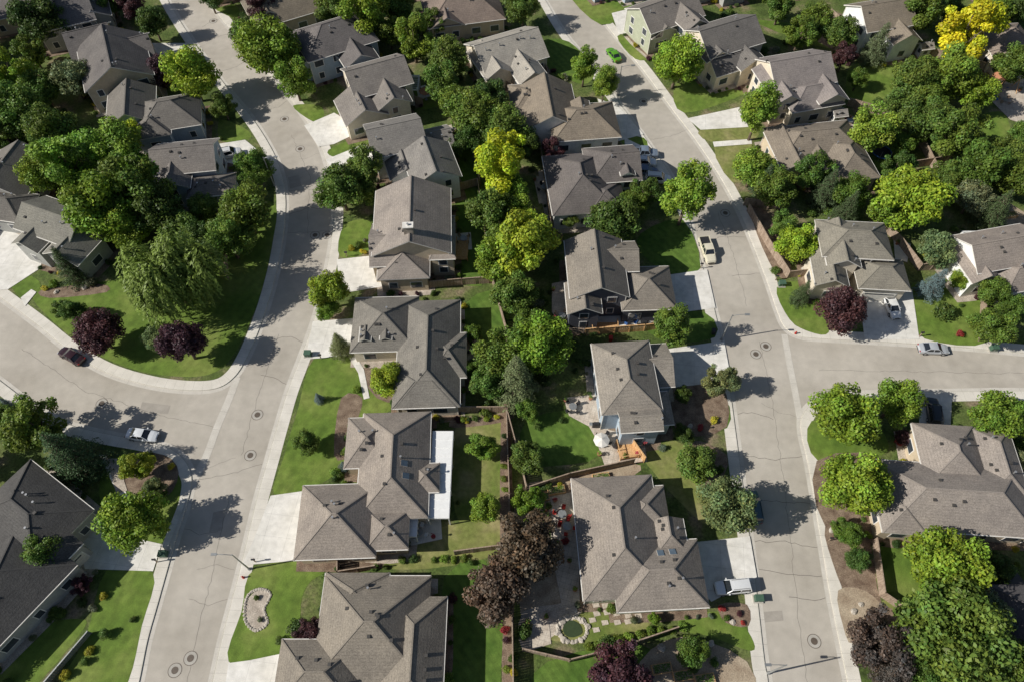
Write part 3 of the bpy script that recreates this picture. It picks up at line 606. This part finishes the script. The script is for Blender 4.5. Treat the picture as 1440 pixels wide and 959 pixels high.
for s in '''148 892 11 g;145 838 8 y;92 948 10 y;126 915 8 y;118 930 8 g;186 870 6 g;500 548 8 m;484 635 7 m;494 660 7 s;506 640 6 y;494 350 6 y;505 345 7 g;510 354 6 y;610 787 7 m;624 786 7 m;638 786 7 m;652 785 7 m;662 790 7 g;708 655 6 m;708 672 6 m;710 688 6 m;709 612 6 d;655 590 5 y;668 588 6 g;684 588 6 m;698 586 5 y;1196 296 9 m;1165 300 9 m;1090 380 8 g;1325 440 17 g;1350 470 7 r;1265 620 8 r;1178 752 8 g;1320 400 8 s;555 758 7 p;540 765 6 g;570 762 9 d;960 880 8 m;945 885 8 m;930 886 8 m;915 888 9 m;900 891 9 m;885 895 9 m;870 899 9 m;855 903 9 m;842 905 9 m;828 908 8 m;990 915 9 m;975 940 9 g;1005 930 8 g;1015 855 6 r;1040 862 6 p;1045 875 5 r;1022 868 6 g;710 885 8 r;712 900 7 p;722 925 9 g;712 940 8 m;722 945 7 y;75 400 9 m;130 398 9 s;62 405 6 y;210 640 9 g;240 655 6 y;225 700 12 g;205 695 8 s;480 655 7 s;1140 300 8 g;1000 550 6 g;1005 590 7 y;985 600 6 r;955 600 9 g;1012 660 8 g;1005 680 6 m;880 640 7 m;790 590 7 g;755 600 7 g;795 760 7 r;788 720 7 p;360 840 5 g;365 870 5 s'''.split(';'):
    x,y,r,c=s.split(); x,y,r=float(x),float(y),float(r)
    if r: p=P(x,y,.5); shrub(p.x,p.y,r/sh(y),SC[c])
def road_ok(X,Y,d=2.6): return any(inside(b,X,Y) for b in BL) and dker(X,Y)>d
for c0,a,WG,gar in HOUSES:
    ca,sa=math.cos(a),math.sin(a)
    for i,w in enumerate(WG):
        if w['hx']<1.8: continue
        for sd,(nx,ny) in SIDES.items():
            if gar and gar[0]==i and gar[1]==sd: continue
            ln=(w['hy'] if nx else w['hx']); k=-ln
            while k<ln:
                k+=random.uniform(1.0,3.2)
                if random.random()<.35: continue
                X=w['x']+nx*(w['hx']+.4)+(-ny*k); Y=w['y']+ny*(w['hy']+.4)+nx*k
                if any(o is not w and abs(X-o['x'])<o['hx'] and abs(Y-o['y'])<o['hy'] for o in WG): continue
                gx,gy=c0.x+X*ca-Y*sa,c0.y+X*sa+Y*ca
                if road_ok(gx,gy,2) and not any(inside(q,gx,gy) for q in KEEP if len(q)<9): shrub(gx,gy,random.uniform(.35,.85),SC[random.choice('gggmdspyd')])
n=0
while n<360:
    x,y=random.uniform(0,1440),random.uniform(0,959)
    p=P(x,y); n+=1
    if not road_ok(p.x,p.y,3) or any(inside(k,p.x,p.y) for k in KEEP) or any(inside(k,p.x,p.y) for k in KEEPH): continue
    for j in range(random.randint(1,3)): shrub(p.x+random.uniform(-1,1),p.y+random.uniform(-1,1),random.uniform(.5,1.3),SC[random.choice('ggmddsd')])
# ---------------------------------------------------------------- fences
def fence(px,mat='wood',h=1.85,name='fence'):
    pts=W(px); m=MB()
    for a,b in zip(pts[:-1],pts[1:]):
        L=(b-a).length; n=max(1,round(L/2.4)); d=(b-a).normalized(); ang=math.atan2(d.y,d.x)
        for i in range(n+1):
            q=a+(b-a)*(i/n); m.box(q.x,q.y,h/2+.1,.14,.14,h+.25,0,ang)
        nb=max(2,int(L/.3))
        for i in range(nb):
            q=a+(b-a)*((i+.5)/nb); m.box(q.x,q.y,.12+(h+random.uniform(-.02,.02))/2,L/nb*.93,.03,h,0,ang)
        for z in(.45,h-.25):
            q=(a+b)/2; m.box(q.x-d.y*.05,q.y+d.x*.05,z+.1,L,.05,.09,0,ang)
        q=(a+b)/2; m.box(q.x,q.y,h+.17,L,.15,.04,0,ang)
    m.build(name,[M[mat]])
for px in ([(560,410),(650,402),(706,398)],[(600,580),(712,580),(716,700),(716,770)],[(718,770),(720,870),(722,985)],[(745,690),(800,672),(890,652)],[(598,278),(650,268),(672,262)],
 [(1050,298),(1076,345),(1106,392)],[(1106,392),(1142,388)],[(1225,762),(1236,838),(1262,856)],[(478,786),(478,808)],[(478,808),(530,800)],[(1230,312),(1262,345),(1290,382),(1340,378)],
 [(735,915),(800,930),(870,912),(950,885)],[(712,580),(728,640),(740,690)],[(320,360),(322,395)],[(655,180),(675,262)],[(755,60),(775,130)],[(758,200),(775,330),(790,340)],[(1190,150),(1280,175)],[(1290,75),(1380,100)],[(640,780),(716,770)],[(700,120),(720,130)],[(1160,20),(1215,70)],[(1340,270),(1380,320)],[(1380,100),(1440,60)],[(560,140),(595,150)],
 [(735,470),(738,560)],[(790,470),(820,472)],[(672,262),(690,390),(712,470),(716,580)],[(1290,200),(1320,260)],[(1045,290),(1100,296)],[(60,200),(100,215)],[(1375,480),(1380,400)],[(1265,240),(1330,230)]):
    fence(px)
fence([(130,890),(66,965)],'metal',1.2)
fence([(822,472),(905,466),(930,463)],'newwood'); fence([(878,612),(905,650)],'newwood'); fence([(560,578),(650,576)],'white',1.8)
# ---------------------------------------------------------------- patio cover, decks, furniture
def patio_cover(x,y,w,h,z=2.9,mat='white',name='patio_cover',solid=True):
    c=P(x,y,z); wm,hm=w/sh(y,z),h/sv(y,z); m=MB()
    for sx in(-.5,.5):
        for k in range(4): m.box(sx*(wm-.2),(-.5+k/3)*(hm-.2),z/2,.16,.16,z,0)
        m.box(sx*(wm-.15),0,z+.02,.2,hm,.26,0)
    for sy in(-.5,.5): m.box(0,sy*(hm-.15),z+.025,wm,.2,.27,0)
    n=int(hm/(1.25 if solid else .6))
    for k in range(n+1): m.box(0,(-.5+k/n)*(hm-.1),z+.2,wm+(0 if solid else .3),.07,.12,0)
    if solid: m.box(0,0,z+.17,wm-.1,hm-.1,.04,0)
    o=m.build(name,[M[mat]]); o.location=(c.x,c.y,.12)
patio_cover(620,666,30,122); patio_cover(572,742,30,26,2.6); patio_cover(578,118,22,20,2.8,solid=False,name='pergola'); patio_cover(622,208,20,18,2.8,solid=False,name='pergola'); patio_cover(1385,335,60,16,3,name='pergola',solid=False)
def deck(x,y,w,h,z=.5,rot=0):
    c=P(x,y,z); wm,hm=w/sh(y),h/sv(y); m=MB(); n=int(hm/.16)
    for k in range(n): m.box(0,(-.5+(k+.5)/n)*hm,z,wm,hm/n*.9,.05,0)
    for sx in(-.5,.5):
        for sy in(-.5,0,.5): m.box(sx*wm,sy*hm,z/2+.5,.12,.12,z+1,0)
        m.box(sx*wm,0,z+.95,.1,hm,.08,0)
    m.box(0,-hm/2,z+.95,wm,.1,.08,0); m.box(0,0,z-.1,wm,hm,.1,0)
    o=m.build('wooden_deck',[M['newwood']]); o.location=(c.x,c.y,.1); o.rotation_euler=(0,0,rot)
deck(882,632,26,24,.5,.15); deck(850,460,36,12,.4); deck(650,352,16,26,.6)
def patio_set(x,y,fab='red'):
    c=P(x,y); m=MB(); m.tube((0,0,.7),(0,0,.75),.6,mat=0,n=18); m.tube((0,0,0),(0,0,.7),.05,mat=0)
    for k in range(4):
        a=k*1.57+.4; cx,cy=1.05*math.cos(a),1.05*math.sin(a); m.box(cx,cy,.45,.5,.5,.08,1,a); m.box(cx*1.22,cy*1.22,.75,.08,.5,.6,1,a)
        for s in(-.2,.2):
            for t in(-.2,.2): m.box(cx+s,cy+t,.2,.04,.04,.42,0)
    o=m.build('patio_table_set',[M['metal'],M[fab]]); o.location=(c.x,c.y,.2); o.rotation_euler=(0,0,random.random())
for x,y,f in((790,725,'red'),(797,742,'red'),(805,575,'black'),(848,620,'black'),(790,448,'wood'),(1310,752,'black'),(1410,145,'wood'),(667,495,'black'),(652,340,'wood'),(765,268,'black'),(598,130,'black'),(1193,175,'wood'),(634,188,'black'),(745,188,'wood'),(590,750,'white'),(885,452,'bluep'),(1350,752,'wood')): patio_set(x,y,f)
def umbrella(x,y,mat,r=1.5):
    c=P(x,y,2.4); m=MB(); m.tube((0,0,0),(0,0,2.6),.04,mat=1); n=8
    vs=[(0,0,2.65)]+[(r*math.cos(i*math.pi/4),r*math.sin(i*math.pi/4),2.1) for i in range(n)]
    m.add(vs,[(0,1+i,1+(i+1)%n) for i in range(n)],0); vs2=[(v[0],v[1],v[2]-.02) for v in vs]; m.add(vs2,[(0,1+(i+1)%n,1+i) for i in range(n)],0)
    m.tube((0,0,.0),(0,0,.1),.3,mat=1); o=m.build('patio_umbrella',[M[mat],M['metal']]); o.location=(c.x,c.y,.2)
umbrella(1418,824,'black',2.6); umbrella(846,618,'trim',1.2); umbrella(598,128,'terra',1.3)
def pot(x,y):
    c=P(x,y); m=MB(); m.tube((0,0,0),(0,0,.5),.2,.3,0,12); m.tube((0,0,.5),(0,0,.56),.33,.33,0,12)
    for k in range(40):
        a=random.uniform(0,6.28); r=random.uniform(0,.35); z=random.uniform(.6,1.1); X,Y=r*math.cos(a),r*math.sin(a)
        m.add([(X-.1,Y,z),(X,Y-.07,z+.05),(X+.1,Y,z+random.uniform(-.1,.1)),(X,Y+.07,z)],[(0,1,2,3)],1)
    c_=random.choice([(.12,.2,.04),(.4,.06,.08),(.2,.3,.05)])
    o=m.build('potted_plant',[M['terra'],M['shrubleaf']],color=c_); o.location=(c.x,c.y,.2)
M['shrubleaf']=nmat('planter_foliage',[(.3,(.8,.8,.8)),(.7,(1.2,1.2,1.2))],scale=4,fine=(9,.3),objcol=True)
for x,y in((780,705),(808,700),(785,765),(800,790),(808,830),(795,565),(830,562),(842,640),(895,640),(905,625),(778,410),(800,405),(780,452),(815,460),(560,738),(610,756),(742,875),(768,868),(515,490),(532,500),(660,482),(676,508),(752,255),(775,282),(1298,748),(1365,762),(1392,135),(1432,130),(1260,345),(1186,172)): pot(x,y)
def planter(x,y,w=2.4,d=1.1,rot=0):
    c=P(x,y); m=MB()
    for s in(-1,1): m.box(0,s*d/2,.22,w+.1,.08,.44,0); m.box(s*w/2,0,.225,.08,d-.08,.43,0)
    m.box(0,0,.17,w-.08,d-.08,.34,1)
    for k in range(120):
        X,Y=random.uniform(-w/2.3,w/2.3),random.uniform(-d/2.4,d/2.4); z=random.uniform(.4,.75)
        m.add([(X-.1,Y,z),(X,Y-.07,z+.05),(X+.1,Y,z),(X,Y+.07,z)],[(0,1,2,3)],2)
    o=m.build('raised_planter',[M['newwood'],M['dirt'],M['shrubleaf']],color=(.12,.2,.04)); o.location=(c.x,c.y,.14); o.rotation_euler=(0,0,rot)
for x,y in((760,700),(782,690),(815,680),(845,672),(755,715),(930,940),(960,950),(990,955),(1392,290),(1418,305),(1300,172)): planter(x,y,rot=.15)
def trampoline(x,y,r=1.9):
    c=P(x,y,.8); m=MB(); n=28
    for r0,r1,z,mi in((.01,r-.25,.8,0),(r-.25,r,.83,1)):
        vs=[];fs=[]
        for i in range(n):
            t=2*math.pi*i/n; vs+=[(r0*math.cos(t),r0*math.sin(t),z),(r1*math.cos(t),r1*math.sin(t),z)]
        for i in range(n): j=(i+1)%n; fs.append((2*i,2*i+1,2*j+1,2*j))
        m.add(vs,fs,mi)
    for i in range(6):
        t=i*math.pi/3; m.tube((r*math.cos(t),r*math.sin(t),0),(r*math.cos(t),r*math.sin(t),2.4),.035,mat=2)
    o=m.build('trampoline',[M['black'],M['bluep'],M['metal']]); o.location=(c.x,c.y,.13)
trampoline(1240,215) 
def bin_(x,y,mat):
    c=P(x,y); m=MB()
    vs=[]; 
    for z,s in((0,.24),(1.0,.31)): vs+=[(-s,-s,z),(s,-s,z),(s,s,z),(-s,s,z)]
    m.add(vs,[(0,1,5,4),(1,2,6,5),(2,3,7,6),(3,0,4,7),(3,2,1,0)],0); m.box(0,0,1.04,.68,.72,.09,0); m.box(.3,0,1.08,.06,.6,.06,1)
    for s in(-.25,.25): m.tube((.28,s-.04,.12),(.28,s+.04,.12),.12,mat=1)
    o=m.build('wheelie_bin',[M[mat],M['black']]); o.location=(c.x,c.y,.2); o.rotation_euler=(0,0,random.uniform(-.3,.3))
for x,y,c in((868,441,'bluep'),(874,441,'bluep'),(880,440,'black'),(886,440,'bluep'),(893,439,'wood'),(858,480,'red'),(1002,470,'black')): bin_(x,y,c)
def bbq(x,y):
    c=P(x,y); m=MB(); m.box(0,0,.45,1.2,.55,.8,0); m.tube((-.4,0,.95),(.4,0,.95),.27,mat=0,n=12); m.box(-.85,0,.85,.45,.5,.05,1); m.box(.85,0,.85,.45,.5,.05,1)
    o=m.build('barbecue_grill',[M['black'],M['metal']]); o.location=(c.x,c.y,.2)
bbq(838,600); bbq(905,458); bbq(575,750)
def ubox(x,y):
    c=P(x,y); m=MB(); m.box(0,0,.04,1.3,1.1,.1,1); m.box(0,0,.5,1.0,.8,.85,0); m.box(0,-.05,.95,1.06,.9,.07,0); m.box(0,-.41,.5,.03,.03,.7,1)
    o=m.build('utility_box',[M['greenbox'],M['gutter']]); o.location=(c.x,c.y,.13)
ubox(434,500); ubox(1065,842); ubox(1098,402); ubox(232,780); ubox(1395,492)
def shed(x,y,w=3,d=2.4,wall='white'):
    house(10,[(x,y,w*sh(y),d*sv(y),'x','gg',2.3)],wall=wall,roof='l',name='garden_shed')
shed(1302,66); shed(1180,160); shed(700,270,2.5,2)
def playset(x,y):
    c=P(x,y); m=MB()
    for sx in(-1,1):
        for sy in(-1,1): m.box(sx*.8,sy*.8,1.6,.12,.12,3.2,0)
    m.box(0,0,1.5,1.8,1.8,.08,0); m.beam((-1,-1,3.1),(-1,1,3.1),.1,0)
    m.add([(-1,-1,3.1),(1,-1,3.1),(0,-1,3.9),(-1,1,3.1),(1,1,3.1),(0,1,3.9)],[(0,2,5,3),(2,1,4,5),(0,1,2),(3,5,4)],1)
    m.beam((.8,0,3),(4.5,0,2.6),.12,0); m.beam((4.5,0,2.6),(4.8,-1.2,0),.1,0); m.beam((4.5,0,2.6),(4.8,1.2,0),.1,0)
    for k in(1.8,3.2): 
        for s in(-.2,.2): m.beam((k+s,0,2.8),(k+s,0,.6),.02,0)
        m.box(k,0,.58,.5,.2,.04,2)
    m.beam((0,-.9,1.5),(0,-3.4,.2),.5,2,flat=.06)
    o=m.build('playset',[M['newwood'],M['terra'],M['bluep']]); o.location=(c.x,c.y,.2)
playset(1392,128)
def rock_mesh():
    import bmesh
    bm=bmesh.new(); bmesh.ops.create_icosphere(bm,subdivisions=2,radius=1)
    for v in bm.verts: v.co*=random.uniform(.8,1.15); v.co.z*=.6
    me=bpy.data.meshes.new('rock'); bm.to_mesh(me); bm.free(); me.materials.append(M['rock']); return me
RK=[rock_mesh() for _ in range(3)]
def rock(X,Y,r):
    o=bpy.data.objects.new('garden_rock',random.choice(RK)); o.location=(X,Y,.15); o.scale=(r,r*random.uniform(.7,1),r); o.rotation_euler=(0,0,random.uniform(0,6)); link(o)
patch('pond','top','water',[(792,880),(802,872),(815,878),(818,890),(805,896),(794,892)],4)
for i in range(26):
    t=i/26*6.283; p=P(805+20*math.cos(t),885+18*math.sin(t)); rock(p.x+random.uniform(-.2,.2),p.y,random.uniform(.25,.6))
RR=[Vector((x,y,0)) for x,y in((345,850),(352,834),(368,828),(381,836),(372,856),(376,876),(360,886),(346,874))]
for v in spline(RR,5,True): 
    p=P(v.x,v.y); rock(p.x,p.y,.24)
for i in range(16):
    x=835+(i%5)*15+random.uniform(-4,4); y=853+(i//5)*11+random.uniform(-3,3)
    patch('stepping_stone','top','patio',[(x-5,y-3),(x+4,y-4),(x+6,y+2),(x-3,y+4)])
for x,y,r in((1250,690,.6),(1170,745,.6),(1200,860,.5),(1210,850,.4),(120,405,.6),(80,412,.5),(1030,875,.4),(1130,380,.5),(970,600,.5),(745,880,.5),(930,910,.6),(1000,905,.5)):
    p=P(x,y); rock(p.x,p.y,r)
# ---------------------------------------------------------------- street lamps
def lamp(x,y,dx,h=7.0):
    c=P(x,y); m=MB(); m.tube((0,0,0),(0,0,.25),.22,.18,0,12); m.tube((0,0,.2),(0,0,h),.12,.075,0,10)
    m.tube((0,0,h-.25),(dx*1.0,0,h+.1),.05,.045,0,8); m.tube((dx*1.0,0,h+.1),(dx*1.9,0,h+.12),.045,.04,0,8)
    m.box(dx*2.2,0,h+.12,.75,.32,.14,0); m.box(dx*2.25,0,h+.03,.5,.24,.05,1)
    o=m.build('street_lamp',[M['metal'],M['lampw']]); o.location=(c.x,c.y,.12)
lamp(1014,478,1); lamp(351,800,-1); lamp(1080,946,-1); lamp(386,262,1); lamp(868,135,1)
def hydrant(x,y):
    c=P(x,y); m=MB(); m.tube((0,0,0),(0,0,.55),.12,.11,0,10); m.tube((0,0,.55),(0,0,.7),.12,.03,0,10); m.tube((-.2,0,.42),(.2,0,.42),.06,.06,0,8); m.tube((0,0,.02),(0,0,.08),.18,.18,0,10)
    o=m.build('fire_hydrant',[M['red']]); o.location=(c.x,c.y,.12)
hydrant(343,812); hydrant(1118,470)
def mailbox(x,y):
    c=P(x,y); m=MB(); m.box(0,0,.55,.12,.12,1.1,0); m.box(0,0,1.2,.5,.22,.16,1); m.tube((-.25,0,1.28),(.25,0,1.28),.11,mat=1,n=10); m.box(.1,.13,1.35,.04,.02,.2,2)
    o=m.build('mailbox',[M['wood'],M['black'],M['red']]); o.location=(c.x,c.y,.12)
for x,y in((360,790),(452,505),(488,362),(1050,830),(1020,545),(985,378),(1292,474),(222,790),(1090,395),(1165,760)): mailbox(x,y)
# ---------------------------------------------------------------- vehicles
PAINT={}
def paint(c):
    if c not in PAINT:
        m=plain('car_paint',c,.28,metal=.15,spec=.6,var=.02); b=m.node_tree.nodes['Principled BSDF']; b.inputs['Coat Weight'].default_value=.6; b.inputs['Coat Roughness'].default_value=.05; PAINT[c]=m
    return PAINT[c]
def vehicle(x,y,x2,y2,kind,col,name):
    p=P(x,y,.7); q=P(x2,y2,.7); hd=math.atan2(q.y-p.y,q.x-p.x); onblock=any(inside(bk,p.x,p.y) for bk in BL)
    E=empty(name,(p.x,p.y,.19 if onblock else .01),hd)
    b=MB(); g=MB(); w=MB()
    if kind=='sedan': st=[(-2.36,.62,.62),(-2.28,.8,.9),(-1.75,.89,1.0),(-1.2,.92,.98),(0,.93,.95),(.9,.92,.95),(1.7,.88,.86),(2.2,.78,.74),(2.36,.58,.58)]; cab=[(-1.75,-.95),(1.15,.35),.98,1.44,.82,.62]; ax=1.4
    elif kind=='suv': st=[(-2.35,.7,.7),(-2.3,.86,1.05),(-1.8,.93,1.1),(-1,.95,1.08),(0,.96,1.07),(.95,.95,1.07),(1.75,.91,1.0),(2.25,.82,.88),(2.4,.62,.65)]; cab=[(-2.22,-2.0),(1.2,.5),1.08,1.76,.86,.7]; ax=1.42
    else: st=[(-2.8,.88,.9),(-2.78,.95,.92),(-1.9,.97,.92),(-.75,.98,.95),(0,.98,1.08),(1.1,.97,1.1),(2.0,.94,1.05),(2.6,.86,.95),(2.78,.66,.7)]; cab=[(-.75,-.6),(1.35,.75),1.08,1.8,.88,.7]; ax=1.75
    zb=.3; R=[]
    for X,hw,zt in st:
        R.append([(X,-hw*.94,zb),(X,-hw,zb+.18),(X,-hw,zt-.2),(X,-hw*.93,zt-.05),(X,-hw*.7,zt+.01),(X,0,zt+.03),(X,hw*.7,zt+.01),(X,hw*.93,zt-.05),(X,hw,zt-.2),(X,hw,zb+.18),(X,hw*.94,zb)])
    k=len(R[0]); vs=[v for r in R for v in r]; fs=[]
    for i in range(len(R)-1):
        for j in range(k-1): fs.append((i*k+j,(i+1)*k+j,(i+1)*k+j+1,i*k+j+1)[::-1])
        fs.append((i*k+k-1,(i+1)*k+k-1,(i+1)*k,i*k)[::-1])
    fs.append(tuple(range(k))[::-1]); fs.append(tuple((len(R)-1)*k+i for i in range(k))); b.add(vs,fs,0)
    (rb,rt),(fb,ft),z0,z1,wb,wt=cab
    r=[(rb,-wb,z0-.05),(fb,-wb,z0-.05),(fb,wb,z0-.05),(rb,wb,z0-.05),(rt,-wt,z1-.06),(ft,-wt,z1-.06),(ft,wt,z1-.06),(rt,wt,z1-.06)]
    g.add(r,[(0,1,5,4),(1,2,6,5),(2,3,7,6),(3,0,4,7)],0)
    for a,c in((0,4),(1,5),(2,6),(3,7)): b.beam(r[a],r[c],.09,0)
    mx=(rt+ft)/2; 
    for s in(-1,1):
        b.beam((mx,s*wb*1.0,z0-.04),(mx,s*wt*1.01,z1-.06),.08,0)
        b.beam((rt,s*wt,z1-.05),(ft,s*wt,z1-.05),.08,0)
    nX,nY=5,4; vs=[];fs=[]
    for i in range(nX+1):
        for j in range(nY+1):
            u,v=i/nX*2-1,j/nY*2-1; vs.append((mx+u*(ft-rt)/2*1.02,v*wt*1.03,z1-.04+.06*(1-u*u)*(1-v*v*.7)+.015))
    for i in range(nX):
        for j in range(nY): a=i*(nY+1)+j; fs.append((a,a+nY+1,a+nY+2,a+1))
    b.add(vs,fs,0)
    if kind=='suv':
        for s in(-1,1): b.beam((rt+.2,s*wt*.88,z1+.07),(ft-.2,s*wt*.88,z1+.07),.05,1)
    if kind=='pickup':
        for s in(-1,1): b.box(-1.8,s*.9,1.02,1.95,.12,.22,0)
        b.box(-2.74,0,1.02,.1,1.68,.22,0); b.box(-1.8,0,.965,1.85,1.66,.03,1)
    L0,L1=st[0][0],st[-1][0]; 
    for s in(-1,1):
        w.box(L1-.12,s*.58,.64,.14,.34,.14,2); w.box(L0+.05,s*.62,.78,.12,.28,.18,3); b.box(ft+.28,s*(wb+.14),z0+.05,.16,.22,.14,0)
        for a in(-ax,ax):
            w.tube((a,s*(st[4][1]-.2),.34),(a,s*(st[4][1]+.012),.34),.34,mat=0,n=20); w.tube((a,s*(st[4][1]),.34),(a,s*(st[4][1]+.025),.34),.2,mat=1,n=14)
    b.box(L1-.03,0,.45,.1,1.2,.16,1); b.box(L0+.02,0,.42,.1,1.3,.14,1); b.box(L1-.02,0,.62,.06,.7,.1,1)
    b.build('body',[paint(col),M['black']],E)
    g.build('windows',[M['carglass']],E); w.build('wheels_and_lamps',[M['tyre'],M['pipe'],M['lampw'],M['lampr']],E)
vehicle(863,77,850,60,'sedan',(.12,.36,.02),'parked_car')
vehicle(995,352,1001,370,'pickup',(.8,.74,.58),'pickup_truck')
vehicle(1030,825,1000,828,'suv',(.8,.81,.81),'parked_van')
vehicle(1060,712,1056,690,'suv',(.08,.14,.16),'parked_car')
vehicle(1254,432,1262,450,'sedan',(.82,.82,.81),'parked_car')
vehicle(1313,490,1340,491,'sedan',(.5,.52,.55),'parked_car')
vehicle(1312,579,1309,560,'suv',(.03,.035,.04),'parked_suv')
vehicle(100,500,80,489,'sedan',(.035,.01,.012),'parked_car')
vehicle(200,611,225,614,'sedan',(.78,.8,.82),'parked_car')
vehicle(322,217,345,212,'suv',(.75,.75,.75),'parked_car')
vehicle(905,216,930,217,'pickup',(.2,.25,.32),'pickup_truck')
vehicle(905,229,930,230,'suv',(.7,.72,.74),'parked_suv')
vehicle(908,241,932,243,'sedan',(.12,.16,.24),'parked_car')
vehicle(925,252,948,254,'suv',(.8,.8,.8),'parked_van')
# ---------------------------------------------------------------- light & camera
EL,AZ=math.radians(36.5),math.radians(11)
sd=bpy.data.lights.new('sun','SUN'); sd.energy=5; sd.angle=math.radians(.5); sd.color=(1,.96,.88)
so=bpy.data.objects.new('sun',sd); d=Vector((math.cos(EL)*math.cos(AZ),math.cos(EL)*math.sin(AZ),-math.sin(EL))); so.rotation_euler=d.to_track_quat('-Z','Y').to_euler(); so.location=(-100,0,150); link(so)
w=bpy.data.worlds.new('World'); sc.world=w; w.use_nodes=True; nt=w.node_tree; bg=nt.nodes['Background']; sk=nt.nodes.new('ShaderNodeTexSky'); sk.sky_type='NISHITA'; sk.sun_disc=False
sk.sun_elevation=EL; sk.sun_rotation=math.atan2(-math.cos(AZ),-math.sin(AZ))%(2*math.pi); nt.links.new(sk.outputs[0],bg.inputs[0]); bg.inputs[1].default_value=.06
cd=bpy.data.cameras.new('camera'); cd.lens=25.0; cd.sensor_width=36; cd.clip_end=6000; cd.clip_start=1
co=bpy.data.objects.new('camera',cd); co.location=(0,0,HC); co.rotation_euler=(math.radians(32),0,0); link(co); sc.camera=co
sc.view_settings.view_transform='Standard'; sc.view_settings.look='None'; sc.view_settings.exposure=0
print('objects',len(bpy.data.objects))
